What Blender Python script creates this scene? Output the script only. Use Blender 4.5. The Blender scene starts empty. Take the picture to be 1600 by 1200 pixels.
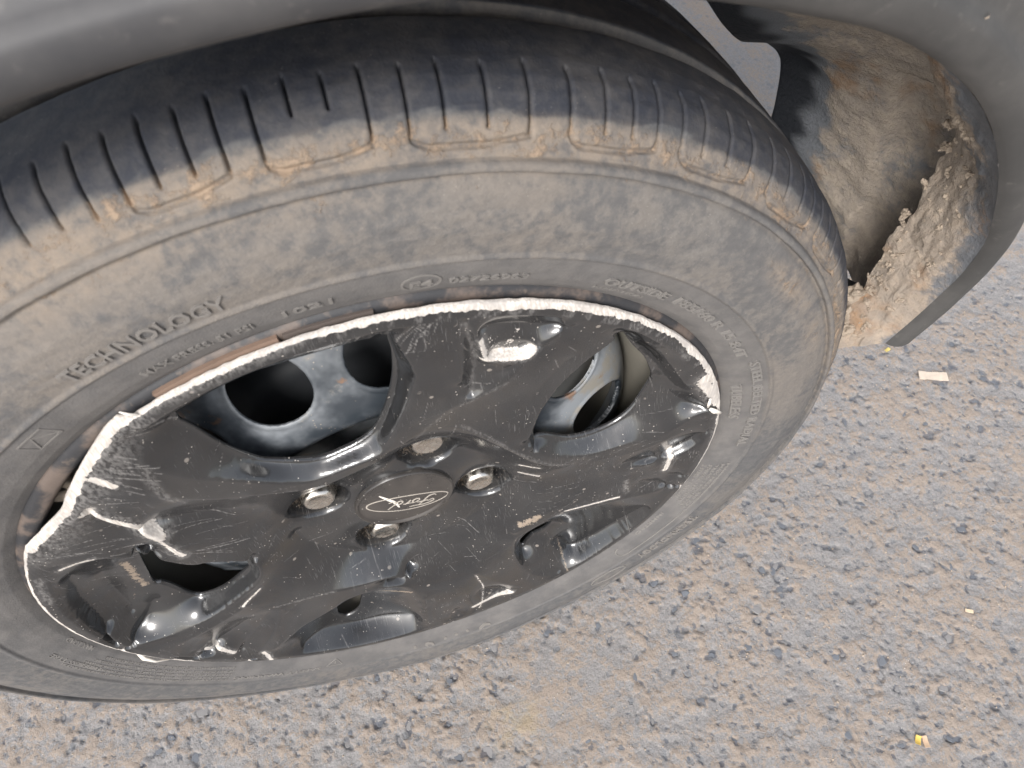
import bpy, bmesh, math, random, json
import numpy as np
from mathutils import Vector, Matrix
R_=math.radians
random.seed(7); rng=np.random.default_rng(7)
sc=bpy.context.scene
ZC=0.291                      # wheel centre above the road
# ---------------------------------------------------------------- camera
cam=bpy.data.cameras.new('camera'); camo=bpy.data.objects.new('camera',cam); sc.collection.objects.link(camo)
CAM_ROWS=((0.95216, -0.303982, -0.031415), (-0.270071, -0.788895, -0.552001), (0.143016, 0.534078, -0.833251), (0.01467, -0.20982, 0.44536), 1199.49)
cam.sensor_width=36; cam.lens=CAM_ROWS[4]*36/1600; cam.clip_start=.01; cam.clip_end=200
r0,r1,r2=[Vector(v) for v in CAM_ROWS[:3]]
M=Matrix((r0,-r1,-r2)).transposed().to_4x4(); M.translation=Vector(CAM_ROWS[3])+Vector((0,0,ZC)); camo.matrix_world=M
cam.dof.use_dof=True; cam.dof.focus_distance=.52; cam.dof.aperture_fstop=18
sc.camera=camo
# ---------------------------------------------------------------- light
SUN_EL,SUN_AZ=42,214          # elevation, compass-style rotation (deg)
w=bpy.data.worlds.new('World'); sc.world=w; w.use_nodes=True
nt=w.node_tree; bg=nt.nodes['Background']; sky=nt.nodes.new('ShaderNodeTexSky'); sky.sky_type='NISHITA'
sky.sun_disc=False; sky.sun_elevation=R_(SUN_EL); sky.sun_rotation=R_(SUN_AZ); sky.air_density=1.0; sky.dust_density=2.5; sky.ozone_density=1.0
hs=nt.nodes.new('ShaderNodeHueSaturation'); hs.inputs['Saturation'].default_value=.38   # hazy white sky
nt.links.new(sky.outputs[0],hs.inputs['Color']); nt.links.new(hs.outputs[0],bg.inputs[0]); bg.inputs[1].default_value=.15
sl=bpy.data.lights.new('sun','SUN'); sl.energy=1.4; sl.angle=R_(18); sl.color=(1,.98,.955)
so=bpy.data.objects.new('sun',sl); sc.collection.objects.link(so)
az=R_(SUN_AZ); el=R_(SUN_EL)
sd=Vector((math.sin(az)*math.cos(el),math.cos(az)*math.cos(el),math.sin(el)))
so.rotation_euler=(-sd).to_track_quat('-Z','Y').to_euler(); so.location=sd*5
sc.view_settings.view_transform='Standard'; sc.view_settings.look='None'; sc.view_settings.gamma=1; sc.view_settings.use_curve_mapping=False
sc.view_settings.exposure=0.88
# ---------------------------------------------------------------- helpers
C=sc.collection
def mesh_obj(name,verts,faces,mat,parent=None,smooth=True,loc=None,attrs=None):
    me=bpy.data.meshes.new(name)
    verts=np.asarray(verts,dtype=np.float32)
    if isinstance(faces,np.ndarray) and faces.ndim==2:
        n=len(faces);k=faces.shape[1]
        me.vertices.add(len(verts)); me.vertices.foreach_set('co',verts.ravel())
        me.loops.add(n*k); me.loops.foreach_set('vertex_index',faces.astype(np.int32).ravel())
        me.polygons.add(n); me.polygons.foreach_set('loop_start',np.arange(0,n*k,k,dtype=np.int32))
        me.update(calc_edges=True)
    else:
        me.from_pydata([tuple(map(float,v)) for v in verts],[],[tuple(int(i) for i in f) for f in faces])
    me.polygons.foreach_set('use_smooth',[smooth]*len(me.polygons))
    if attrs:
        for k,v in attrs.items():
            a=me.attributes.new(k,'FLOAT','POINT'); a.data.foreach_set('value',np.asarray(v,dtype=np.float32).ravel())
    me.update(); me.validate()
    me.materials.append(mat)
    o=bpy.data.objects.new(name,me); C.objects.link(o)
    if parent: o.parent=parent
    if loc is not None: o.location=loc
    return o
def tag(o,label=None,cat=None,group=None,kind=None):
    for k,v in (('label',label),('category',cat),('group',group),('kind',kind)):
        if v: o[k]=v
    return o
def grid_faces(nu,nv,wrap_u=False):
    iu=np.arange(nu if wrap_u else nu-1); iv=np.arange(nv-1)
    a,b=np.meshgrid(iu,iv,indexing='ij'); a2=(a+1)%nu
    return np.stack([a*nv+b,a*nv+b+1,a2*nv+b+1,a2*nv+b],-1).reshape(-1,4)
def vnoise(x,y,s,seed=0):
    """value noise, arrays x,y in units, s = cell size"""
    r=np.random.default_rng(seed); t=r.random((256,256))
    fx=x/s; fy=y/s; ix=np.floor(fx).astype(int); iy=np.floor(fy).astype(int); u=fx-ix; v=fy-iy
    u=u*u*(3-2*u); v=v*v*(3-2*v)
    g=lambda i,j:t[i%256,j%256]
    return (g(ix,iy)*(1-u)+g(ix+1,iy)*u)*(1-v)+(g(ix,iy+1)*(1-u)+g(ix+1,iy+1)*u)*v
def fbm(x,y,s,seed=0,o=4):
    a=0;w=1;t=0
    for k in range(o):
        a=a+w*vnoise(x,y,s/2**k,seed+k*17);t+=w;w*=.5
    return a/t
def polydist(px,py,P,closed=False):
    """distance from points to polyline"""
    P=np.asarray(P,float)[:,:2]
    if closed: P=np.vstack([P,P[:1]])
    d=np.full(px.shape,1e9)
    nx=px*0;ny=py*0
    for (ax,ay),(bx,by) in zip(P[:-1],P[1:]):
        vx,vy=bx-ax,by-ay; L=vx*vx+vy*vy+1e-12
        t=np.clip(((px-ax)*vx+(py-ay)*vy)/L,0,1)
        qx=ax+t*vx;qy=ay+t*vy; dd=np.hypot(px-qx,py-qy)
        m=dd<d; d=np.where(m,dd,d); nx=np.where(m,qx,nx); ny=np.where(m,qy,ny)
    return d,nx,ny
def inpoly(px,py,P):
    P=np.asarray(P,float)[:,:2]; n=len(P); r=np.zeros(px.shape,bool)
    for i in range(n):
        x1,y1=P[i];x2,y2=P[(i+1)%n]
        c=((y1>py)!=(y2>py))
        xs=(x2-x1)*(py-y1)/((y2-y1) if y2!=y1 else 1e-9)+x1
        r^=c&(px<xs)
    return r
def smoothline(P,n=4):
    """Catmull-Rom resampling of a control line"""
    P=np.asarray(P,float)
    if len(P)<3: return P
    Q=np.vstack([2*P[0]-P[1],P,2*P[-1]-P[-2]]); out=[]
    for i in range(1,len(Q)-2):
        for k in range(n):
            t=k/n; a,b,c,d=Q[i-1],Q[i],Q[i+1],Q[i+2]
            out.append(.5*((2*b)+(-a+c)*t+(2*a-5*b+4*c-d)*t*t+(-a+3*b-3*c+d)*t**3))
    out.append(P[-1]); return np.array(out)
# ---------------------------------------------------------------- node helpers
class NT:
    def __init__(s,name):
        s.m=bpy.data.materials.new(name); s.m.use_nodes=True; s.t=s.m.node_tree; s.b=s.t.nodes['Principled BSDF']
        s.tc=s.t.nodes.new('ShaderNodeTexCoord').outputs['Object']
    def n(s,ty,**k):
        nd=s.t.nodes.new('ShaderNode'+ty)
        for a,b in k.items(): setattr(nd,a,b)
        return nd
    def set(s,sock,v):
        if hasattr(v,'links') or isinstance(v,bpy.types.NodeSocket): s.t.links.new(v,sock)
        elif isinstance(v,(tuple,list)) and len(v)==3 and sock.type=='RGBA': sock.default_value=(*v,1)
        else: sock.default_value=v
    def noise(s,scale,detail=4,rough=.55,vec=None,dist=0,stretch=None):
        nd=s.n('TexNoise'); nd.inputs['Scale'].default_value=scale; nd.inputs['Detail'].default_value=detail
        nd.inputs['Roughness'].default_value=rough; nd.inputs['Distortion'].default_value=dist
        v=vec or s.tc
        if stretch:
            mp=s.n('Mapping'); mp.inputs['Scale'].default_value=stretch[0]; mp.inputs['Rotation'].default_value=stretch[1] if len(stretch)>1 else (0,0,0)
            s.set(mp.inputs[0],v); v=mp.outputs[0]
        s.set(nd.inputs['Vector'],v); return nd.outputs['Fac']
    def voro(s,scale,feature='F1',vec=None,out='Distance',rand=1):
        nd=s.n('TexVoronoi',feature=feature); nd.inputs['Scale'].default_value=scale; nd.inputs['Randomness'].default_value=rand
        s.set(nd.inputs['Vector'],vec or s.tc); return nd.outputs[out]
    def ramp(s,v,a,b,lo=0.,hi=1.):
        nd=s.n('MapRange',interpolation_type='SMOOTHSTEP'); s.set(nd.inputs['Value'],v)
        nd.inputs['From Min'].default_value=a; nd.inputs['From Max'].default_value=b; nd.inputs['To Min'].default_value=lo; nd.inputs['To Max'].default_value=hi
        return nd.outputs[0]
    def math(s,op,a,b=0.,c=None):
        nd=s.n('Math',operation=op); s.set(nd.inputs[0],a); s.set(nd.inputs[1],b)
        if c is not None: s.set(nd.inputs[2],c)
        return nd.outputs[0]
    def mix(s,f,a,b):
        nd=s.n('Mix',data_type='RGBA'); s.set(nd.inputs[0],f); s.set(nd.inputs[6],a); s.set(nd.inputs[7],b); return nd.outputs[2]
    def mixf(s,f,a,b):
        nd=s.n('Mix',data_type='FLOAT'); s.set(nd.inputs[0],f); s.set(nd.inputs[2],a); s.set(nd.inputs[3],b); return nd.outputs[0]
    def attr(s,name):
        return s.n('Attribute',attribute_name=name).outputs['Fac']
    def bump(s,h,strength=.3,dist=.001,normal=None):
        nd=s.n('Bump'); nd.inputs['Strength'].default_value=strength; nd.inputs['Distance'].default_value=dist
        s.set(nd.inputs['Height'],h)
        if normal: s.set(nd.inputs['Normal'],normal)
        return nd.outputs[0]
    def out(s,color=None,rough=None,metal=None,normal=None,spec=None,coat=None,coatr=None):
        i=s.b.inputs
        for k,v in (('Base Color',color),('Roughness',rough),('Metallic',metal),('Normal',normal),('Specular IOR Level',spec),('Coat Weight',coat),('Coat Roughness',coatr)):
            if v is not None: s.set(i[k],v)
        return s.m
# ---------------------------------------------------------------- materials
def m_cover():
    t=NT('black_glossy_plastic')
    scr=t.attr('scrape'); dust=t.attr('dust')
    n1=t.noise(900,3,.6); n2=t.noise(260,4,.6)
    rag=t.math('ADD',scr,t.math('MULTIPLY',t.math('SUBTRACT',n1,.5),.9))
    rag=t.math('ADD',rag,t.math('MULTIPLY',t.math('SUBTRACT',n2,.5),.9))
    sm=t.ramp(rag,.42,.55)
    # fine scratches: stretched voronoi borders in several directions
    fine=None
    for i,(ang,den) in enumerate(((.5,.63),(-.7,.66),(1.3,.66))):
        n=t.noise(1.0,2,.5,stretch=((2200,70,110),(0,ang,0)))
        g=t.noise(30,2,.5,stretch=((1,1,1),(i*1.1,i*2.,0)))
        f=t.math('MULTIPLY',t.ramp(n,den,den+.05),t.ramp(g,.5,.7))
        fine=f if fine is None else t.math('MAXIMUM',fine,f)
    # dust specks
    vo=t.voro(330); sp=t.math('MULTIPLY',t.ramp(vo,.16,.08),t.ramp(t.noise(90,2),.5,.62))
    vo2=t.voro(95); sp2=t.math('MULTIPLY',t.ramp(vo2,.16,.11),t.ramp(t.noise(37,2),.56,.62))
    film=t.ramp(t.noise(22,5,.6),.34,.74,.015,.13)
    du=t.ramp(t.math('ADD',dust,t.math('MULTIPLY',t.math('SUBTRACT',t.noise(420,6,.75),.5),2.0)),.45,.8)
    col=t.mix(film,(.016,.0165,.018),(.17,.158,.145))
    col=t.mix(t.math('MULTIPLY',fine,.22),col,(.40,.39,.38))
    col=t.mix(t.math('MULTIPLY',sp,.75),col,(.55,.50,.44))
    col=t.mix(t.math('MULTIPLY',sp2,.5),col,(.42,.37,.32))
    col=t.mix(t.math('MULTIPLY',t.ramp(t.attr('haze'),.25,1.,0,.55),t.ramp(t.noise(1,3,.6,stretch=((700,90,300),(0,.9,0))),.3,.7)),col,(.42,.40,.38))
    stri=t.noise(1,2,.5,stretch=((900,900,60),(0,0,0)))
    wh=t.mix(t.ramp(stri,.35,.65),(.70,.65,.59),(.46,.41,.36)); wh=t.mix(t.ramp(t.noise(75,5,.65),.42,.66,0,.75),wh,(.40,.37,.345))
    col=t.mix(sm,col,wh)
    col=t.mix(t.math('MULTIPLY',du,.8),col,(.31,.24,.175))
    ro=t.mixf(film,.11,.6); ro=t.math('MAXIMUM',ro,t.ramp(t.math('MAXIMUM',sm,du),0,1,.15,.7)); ro=t.math('ADD',ro,t.math('MULTIPLY',sp,.3))
    bm=t.bump(t.math('ADD',t.math('MULTIPLY',t.noise(45,3),.5),t.math('MULTIPLY',sm,t.noise(700,3))),.25,.0012)
    return t.out(col,ro,normal=bm,spec=1.0)
def m_rubber():
    t=NT('dusty_rubber')
    mud=t.attr('mud'); tread=t.attr('tread'); inner=t.attr('inner')
    n=t.noise(1,6,.62,stretch=((34,34,26),(0,0,0))); n2=t.noise(160,6,.7); n3=t.noise(8,4,.6)
    base=t.mix(t.ramp(n2,.3,.75),(.075,.077,.082),(.125,.122,.12))
    blot=t.ramp(t.math('ADD',t.math('ADD',n,t.math('MULTIPLY',t.math('SUBTRACT',n2,.5),.9)),t.math('MULTIPLY',t.math('SUBTRACT',n3,.5),.8)),.36,.64)
    dustc=t.mix(t.ramp(n3,.35,.65),(.19,.176,.16),(.225,.192,.160)); dustc=t.mix(t.ramp(t.noise(330,4,.7),.4,.62),t.mix(.45,dustc,(.12,.11,.10)),dustc)
    c=t.mix(t.math('MULTIPLY',blot,mud),base,dustc)
    c=t.mix(t.math('MULTIPLY',t.ramp(mud,.0,.9),.42),c,(.16,.148,.138))
    c=t.mix(t.math('MULTIPLY',inner,.8),c,t.mix(t.ramp(t.noise(60,4,.6),.3,.7),(.115,.11,.107),(.165,.155,.147)))
    clay=t.ramp(t.math('ADD',t.attr('clay'),t.math('MULTIPLY',t.math('SUBTRACT',t.noise(95,6,.75),.5),2.2)),.42,.75)
    c=t.mix(t.math('MULTIPLY',clay,.75),c,(.36,.255,.17))
    trd=t.mix(t.ramp(t.math('ADD',t.math('MULTIPLY',n2,.6),t.math('MULTIPLY',t.noise(35,5,.6),.5)),.42,.72),(.032,.035,.045),(.072,.069,.070))
    c=t.mix(tread,c,trd)
    c=t.mix(t.math('MULTIPLY',t.ramp(t.attr('clay'),0.08,.45,0,.5),t.ramp(n2,.3,.65,.1,1)),c,(.30,.235,.175))
    sp=t.ramp(t.voro(420),.12,.05)
    c=t.mix(t.math('MULTIPLY',sp,t.ramp(n,.5,.6,0,.5)),c,(.4,.36,.31))
    h=t.math('ADD',t.math('MULTIPLY',n2,.7),t.math('MULTIPLY',t.noise(900,3),.35))
    h=t.math('ADD',h,t.math('MULTIPLY',clay,.9))
    return t.out(c,t.mixf(tread,.88,.7),normal=t.bump(h,.8,.0008),spec=.3)
def m_bead():
    t=NT('bare_rubber'); n2=t.noise(140,5,.6)
    return t.out(t.mix(n2,(.15,.142,.135),(.22,.205,.188)),.8,normal=t.bump(n2,.3,.0004),spec=.35)
def m_steel():
    t=NT('black_painted_steel')
    n=t.noise(14,5,.6); n2=t.noise(70,5,.65)
    c=t.mix(t.ramp(n,.38,.62),(.035,.042,.05),(.25,.265,.28))
    c=t.mix(t.ramp(t.math('ADD',t.math('MULTIPLY',n2,.6),t.math('MULTIPLY',n,.5)),.58,.70),c,(.27,.25,.215))
    r=t.ramp(t.noise(55,4,.6,stretch=((1,1,1),(1,2,3))),.64,.72)
    c=t.mix(t.math('MULTIPLY',r,.8),c,(.22,.12,.065))
    sp=t.math('MULTIPLY',t.ramp(t.voro(500),.2,.1),t.ramp(t.noise(60,2),.55,.66))
    c=t.mix(sp,c,(.55,.46,.36))
    return t.out(c,t.ramp(n,.3,.7,.30,.55),normal=t.bump(n2,.2,.0006),spec=.6)
def m_flange():
    t=NT('rusty_rim_flange')
    n=t.noise(30,5,.65); n2=t.noise(200,4,.6)
    c=t.mix(t.ramp(n,.47,.60),(.035,.035,.038),(.135,.105,.088))
    c=t.mix(t.ramp(n2,.58,.78,0,.4),c,(.26,.20,.155))
    return t.out(c,.55,normal=t.bump(n2,.4,.0006))
def m_barrel():
    t=NT('dusty_rim_barrel')
    n=t.noise(20,5,.6)
    return t.out(t.mix(n,(.10,.095,.08),(.26,.24,.20)),.6)
def m_chrome():
    t=NT('nut_steel'); n=t.noise(300,4,.6)
    return t.out(t.mix(n,(.62,.57,.50),(.80,.76,.70)),t.ramp(n,.3,.7,.16,.38),1.0,normal=t.bump(n,.15,.0003))
def m_paint(name,a,b,r=.58):
    t=NT(name); n=t.noise(4.5,4,.5); n2=t.noise(160,3,.6); fl=t.noise(2500,1,.5)
    c=t.mix(n,a,b); c=t.mix(t.ramp(n2,.6,.8,0,.25),c,(.24,.22,.20)); c=t.mix(t.ramp(t.noise(9,6,.7),.4,.7,0,.3),c,(.16,.15,.14))
    return t.out(c,t.ramp(n,.3,.7,r-.05,r+.08),.0,normal=t.bump(fl,.03,.0002),spec=.35)
def m_mud(name,dark,tan,thr=(.40,.58),wet=None):
    t=NT(name)
    n=t.noise(24,8,.68,dist=.6); n2=t.noise(110,7,.7); st=t.noise(1,5,.65,stretch=((140,30,30),(0,0,0)))
    cover=t.attr('mud')
    f=t.math('ADD',t.math('ADD',t.math('MULTIPLY',n,.55),t.math('MULTIPLY',n2,.45)),t.math('SUBTRACT',cover,.5))
    f=t.ramp(f,*thr)
    tn=t.mix(t.ramp(t.noise(16,4,.6,stretch=((1,1,1),(2,1,0))),.54,.66),tan,(.36,.225,.13))
    tn=t.mix(t.ramp(n2,.35,.7),t.mix(.5,tn,(.22,.20,.18)),tn)
    dk=t.mix(t.ramp(cover,.12,.42),(.018,.021,.027),dark); c=t.mix(f,dk,tn)
    h=t.math('ADD',t.math('MULTIPLY',n,.35),t.math('ADD',t.math('MULTIPLY',n2,.7),t.math('MULTIPLY',t.noise(420,5,.7),.7)))
    return t.out(c,t.mixf(f,.5,.92),normal=t.bump(h,.9,.0026),spec=.4)
def m_plain(name,c,r=.7,**k):
    t=NT(name); n=t.noise(180,4,.6)
    return t.out(t.mix(n,tuple(x*.75 for x in c),tuple(min(1,x*1.2) for x in c)),r,normal=t.bump(n,.25,.0005),**k)
def m_road():
    t=NT('dusty_asphalt')
    pit=t.attr('pit'); zone=t.attr('zone')
    n=t.noise(6,5,.6); n2=t.noise(75,6,.65); n3=t.noise(520,5,.7); n4=t.noise(34,5,.6)
    vcol=t.n('TexVoronoi'); vcol.inputs['Scale'].default_value=105
    wob=t.n('VectorMath',operation='ADD'); t.set(wob.inputs[0],t.tc)
    nz=t.n('TexNoise'); nz.inputs['Scale'].default_value=200; nz.inputs['Detail'].default_value=3; t.set(nz.inputs['Vector'],t.tc)
    scv=t.n('VectorMath',operation='SCALE'); t.set(scv.inputs[0],nz.outputs['Color']); scv.inputs['Scale'].default_value=.006
    t.set(wob.inputs[1],scv.outputs[0]); t.set(vcol.inputs['Vector'],wob.outputs[0])
    grey=t.mix(t.ramp(n3,.3,.7),(.225,.215,.21),(.335,.318,.305))
    tan=t.mix(t.ramp(n3,.3,.7),(.295,.245,.205),(.375,.31,.255))
    rid=t.math('SUBTRACT',1.,t.math('MULTIPLY',t.math('ABSOLUTE',t.math('SUBTRACT',t.noise(130,3,.55,dist=.8),.5)),7.)); d=t.ramp(t.math('ADD',t.math('ADD',t.math('MULTIPLY',rid,.30),t.math('MULTIPLY',zone,.7)),t.math('MULTIPLY',t.math('SUBTRACT',n,.5),.5)),.44,.68)
    c=t.mix(d,grey,tan)
    # flush aggregate faces, dusted to differing degree
    sep=t.n('SeparateColor'); t.set(sep.inputs[0],vcol.outputs['Color'])
    ag=t.math('MULTIPLY',t.ramp(vcol.outputs['Distance'],.42,.30),t.ramp(sep.outputs[0],.55,.85))
    ag=t.math('MULTIPLY',ag,t.ramp(n4,.62,.45))
    c=t.mix(t.math('MULTIPLY',ag,.6),c,(.19,.20,.215))
    pm=t.ramp(t.math('ADD',pit,t.math('MULTIPLY',t.math('SUBTRACT',n3,.5),.35)),.30,.62)
    pc=t.mix(t.ramp(n2,.4,.68),(.075,.088,.115),(.20,.205,.21))
    c=t.mix(t.math('MULTIPLY',pm,.68),c,pc)
    yl=t.attr('yellow'); c=t.mix(t.math('MULTIPLY',yl,t.ramp(n2,.4,.6,0,.6)),c,(.42,.33,.20))
    gl=t.math('MULTIPLY',t.ramp(t.voro(240),.11,.06),t.ramp(t.noise(50,1),.68,.72)); c=t.mix(gl,c,(.85,.8,.72))
    h=t.math('ADD',t.math('MULTIPLY',n2,.7),t.math('MULTIPLY',t.noise(300,6,.75),.9)); h=t.math('SUBTRACT',h,t.math('MULTIPLY',ag,.35))
    return t.out(c,.92,normal=t.bump(h,.8,.0018),spec=.2)
M_COVER=m_cover(); M_RUB=m_rubber(); M_BEAD=m_bead(); M_STEEL=m_steel(); M_FL=m_flange(); M_BAR=m_barrel(); M_CHR=m_chrome()
M_PAINT=m_paint('grey_metallic_paint',(.046,.0455,.048),(.062,.061,.064))
M_BUMP=m_paint('grey_satin_bumper',(.044,.043,.042),(.062,.06,.058),.58)
M_LINER=m_mud('muddy_liner',(.19,.20,.215),(.45,.38,.31),(.50,.70))
M_LEDGE=m_mud('muddy_ledge',(.15,.157,.17),(.40,.325,.255))
M_CLOD=m_plain('dry_mud',(.33,.27,.21),.95)
M_ROAD=m_road()
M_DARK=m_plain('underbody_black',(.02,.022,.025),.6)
M_STONE=m_plain('blue_grey_stone',(.15,.16,.178),.85)
M_STONE2=m_plain('dusty_grey_stone',(.25,.24,.235),.9)
# ================================================================ ROAD
def axis(a,b,step,far):
    x=list(np.arange(a,b+step/2,step)); s=step; lo=[];hi=[]
    p=a
    while p>-far: s*=1.14; p-=s; lo.append(p)
    s=step;p=x[-1]
    while p<far: s*=1.14; p+=s; hi.append(p)
    return np.array(lo[::-1]+x+hi)
gx=axis(-.46,.78,.0016,40); gy=axis(-.29,.36,.0016,40)
X,Y=np.meshgrid(gx,gy,indexing='ij')
hi_=fbm(X+9,Y+9,.010,9,4); Z=(fbm(X,Y,.12,3,3)-.5)*.004+(hi_-.5)*.0034
pit=np.zeros_like(X)
nf=len(gx);ix0=np.searchsorted(gx,-.46);iy0=np.searchsorted(gy,-.29)
pits=[]
for k in range(12000):
    px=rng.uniform(-.46,.78);py=rng.uniform(-.29,.36)
    big=rng.random()<.055
    a=rng.uniform(.0034,.0070) if big else rng.uniform(.0012,.0032)*rng.uniform(.7,1.1)
    
    if math.hypot((px-.09)/1.3,py+.07)<.045: continue          # smooth worn patch
    b=a*rng.uniform(.45,.9);th=rng.uniform(0,math.pi)
    i=ix0+int((px+.46)/.0016); j=iy0+int((py+.29)/.0016); r=int(a*1.5/.0016)+2
    sx=slice(max(i-r,0),i+r+1); sy=slice(max(j-r,0),j+r+1)
    dx=X[sx,sy]-px;dy=Y[sx,sy]-py
    u=(dx*math.cos(th)+dy*math.sin(th))/a;v=(-dx*math.sin(th)+dy*math.cos(th))/b
    ph=rng.uniform(0,6.28,2); ang=np.arctan2(v,u)
    rr=np.hypot(u,v)/(1+.26*np.sin(2*ang+ph[0])+.2*np.sin(3*ang+ph[1])+.12*np.sin(5*ang+ph[0]*2))
    d=np.clip((1.15-rr)/.45,0,1); d=d*d*(3-2*d)
    dep=(.0020 if big else .0012)*rng.uniform(.5,1)
    Z[sx,sy]=Z[sx,sy]-d*dep; pit[sx,sy]=np.maximum(pit[sx,sy],d*rng.uniform(.25,1))
    if big: pits.append((px,py,a,b,th,dep))
Z=np.where((np.abs(X)<1.2)&(np.abs(Y)<1.2),Z,0)
# worn smooth patch
sp=np.clip(1-np.hypot((X-.09)/1.2,Y+.07)/.05,0,1); Z=Z*(1-np.minimum(1,sp*2)*.6)
yel=np.clip(1-np.hypot((X-.035)/1.2,(Y+.085))/.03,0,1)*1.6
yel=np.clip(yel,0,1)*.8
road=mesh_obj('road',np.stack([X,Y,Z],-1).reshape(-1,3),grid_faces(len(gx),len(gy))[:,::-1],M_ROAD,attrs={'pit':pit,'zone':hi_,'yellow':yel})
tag(road,kind='structure')
def zroad(x,y):
    i=min(max(np.searchsorted(gx,x),0),len(gx)-1); j=min(max(np.searchsorted(gy,y),0),len(gy)-1); return float(Z[i,j])
# stones bedded in the road
def stone_verts(seed,n=8):
    r=random.Random(seed); top=[];bot=[]
    for i in range(n):
        a=2*math.pi*i/n+r.uniform(-.25,.25); q=r.uniform(.75,1.1)
        top.append((math.cos(a)*q*.82,math.sin(a)*q*.82,.28+r.uniform(-.08,.08))); bot.append((math.cos(a)*q,math.sin(a)*q,-.35))
    v=top+bot+[(0.1,.05,.38)]; c=2*n
    f=[(i,(i+1)%n,c) for i in range(n)]+[(i,n+i,n+(i+1)%n,(i+1)%n) for i in range(n)]
    return v,f
svar=[]
for k in range(6):
    v,f=stone_verts(k,7+k%3)
    me=bpy.data.meshes.new('stone'); me.from_pydata(v,[],f); me.materials.append(M_STONE if k%2 else M_STONE2); svar.append(me)
def vis_score(p):  # nearer to the camera in plan = larger
    return math.hypot(p[0]-.02,p[1]+.21)/p[2]
pits.sort(key=vis_score)
stn=0; extra_v=[];extra_f=[]
def behind_tyre(x,y): return y>-.005 and y<.17 and abs(x)<.2
for p in pits:
    if behind_tyre(p[0],p[1]): continue
    x,y,a,b,th,dep=p; k=rng.integers(0,6); zz=zroad(x,y)
    s=rng.uniform(.55,.85)
    if stn<300:
        o=bpy.data.objects.new('stone',svar[k]); C.objects.link(o); o.parent=road
        o.location=(x,y,zz); o.rotation_euler=(rng.normal(0,.08),rng.normal(0,.08),th); o.scale=(a*s*1.1,b*s*1.1,.0009)
        stn+=1
    else:
        v,f=stone_verts(int(k),7); o0=len(extra_v); ct,sn=math.cos(th),math.sin(th)
        for q in v: extra_v.append((x+(q[0]*ct*a-q[1]*sn*b)*s,y+(q[0]*sn*a+q[1]*ct*b)*s,zz+q[2]*.0008-.0001))
        extra_f+= [tuple(i+o0 for i in ff) for ff in f]
if extra_v:
    o=mesh_obj('aggregate',extra_v,extra_f,M_STONE,parent=road,smooth=False); o['kind']='stuff'
# crumbs and grit lying on the road
gv=[];gf=[]
for k in range(2600):
    x=rng.uniform(-.46,.78);y=rng.uniform(-.29,.36)
    s=rng.uniform(.0004,.0011); z=zroad(x,y)+s*.3; o0=len(gv)
    rot=rng.uniform(0,6.28); e=rng.uniform(.6,1.4)
    for dx,dy,dz in ((1,0,0),(0,1,0),(-1,0,0),(0,-1,0),(0,0,1),(0,0,-1)):
        q=rng.uniform(.7,1.2); X2=(dx*math.cos(rot)-dy*math.sin(rot))*s*q*e;Y2=(dx*math.sin(rot)+dy*math.cos(rot))*s*q
        gv.append((x+X2,y+Y2,z+dz*s*q))
    for t_ in ((0,1,4),(1,2,4),(2,3,4),(3,0,4),(1,0,5),(2,1,5),(3,2,5),(0,3,5)): gf.append(tuple(i+o0 for i in t_))
grit=mesh_obj('grit',gv,gf,m_plain('grit_tan',(.46,.37,.28),.9),smooth=False)
tag(grit,'tan grit and crumbs scattered loosely over the dusty asphalt','grit',kind='stuff')
# ================================================================ CAR
car=bpy.data.objects.new('parked_car',None); C.objects.link(car)
tag(car,'grey car seen close at one wheel with a scraped cover and muddy arch','car')
WC=(0,0,ZC)
# ---------------- tyre
prof=[(10,196),(4,203),(-1,208.5),(-4.5,213),(-7.5,219),(-9.6,226),(-10.6,231),(-11.0,233.6),(-12.4,234.6),(-12.2,236.2),(-11.6,237),(-12.4,243),(-12.8,250),(-12.2,257),(-10,265),(-8.3,269.6),(-6.9,271.6),(-6.9,272.6),(-9.1,273.3),(-9.3,274.4),(-8.9,275.6),(-7.6,276.5),(-5.0,276.9),(-4.2,278.2),(-2.8,281),(1,286.2),(5,290.6),(9,293.8),(14,296.3),(22,298.4),(32,299.6),(42,300.2),(44.2,300.0),(45,298.5),(45.6,293.5),(49,293.0),(52.6,293.5),(53.6,299.0),(55,300.6),(67,300.9),(80,300.9),(81.5,300.6),(82.3,295),(86,294.5),(89.6,295),(90.5,300.6),(92,300.9),(108,300.8),(109.5,294.5),(116,294.5),(117.4,300.3),(135,299),(147,296),(156,291),(163,284),(169,272),(172,256),(172,240),(168,222),(160,206),(150,196)]
prof=np.array(prof,float)
# arc-length resample with denser outer side
seg=np.hypot(*np.diff(prof,axis=0).T); L=np.r_[0,np.cumsum(seg)]
samp=[];s=0
while s<L[-1]:
    y=np.interp(s,L,prof[:,0]); samp.append(s); s+= (.4 if -7.5<y<5 and s>30 else .8) if y<57 else 2.2
samp=np.unique(np.r_[samp,L[-1],L[np.searchsorted(prof[:,0],44):np.searchsorted(prof[:,0],58)+14]]) if False else np.array(samp+[L[-1]])
py_=np.interp(samp,L,prof[:,0]); pr_=np.interp(samp,L,prof[:,1])
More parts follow.
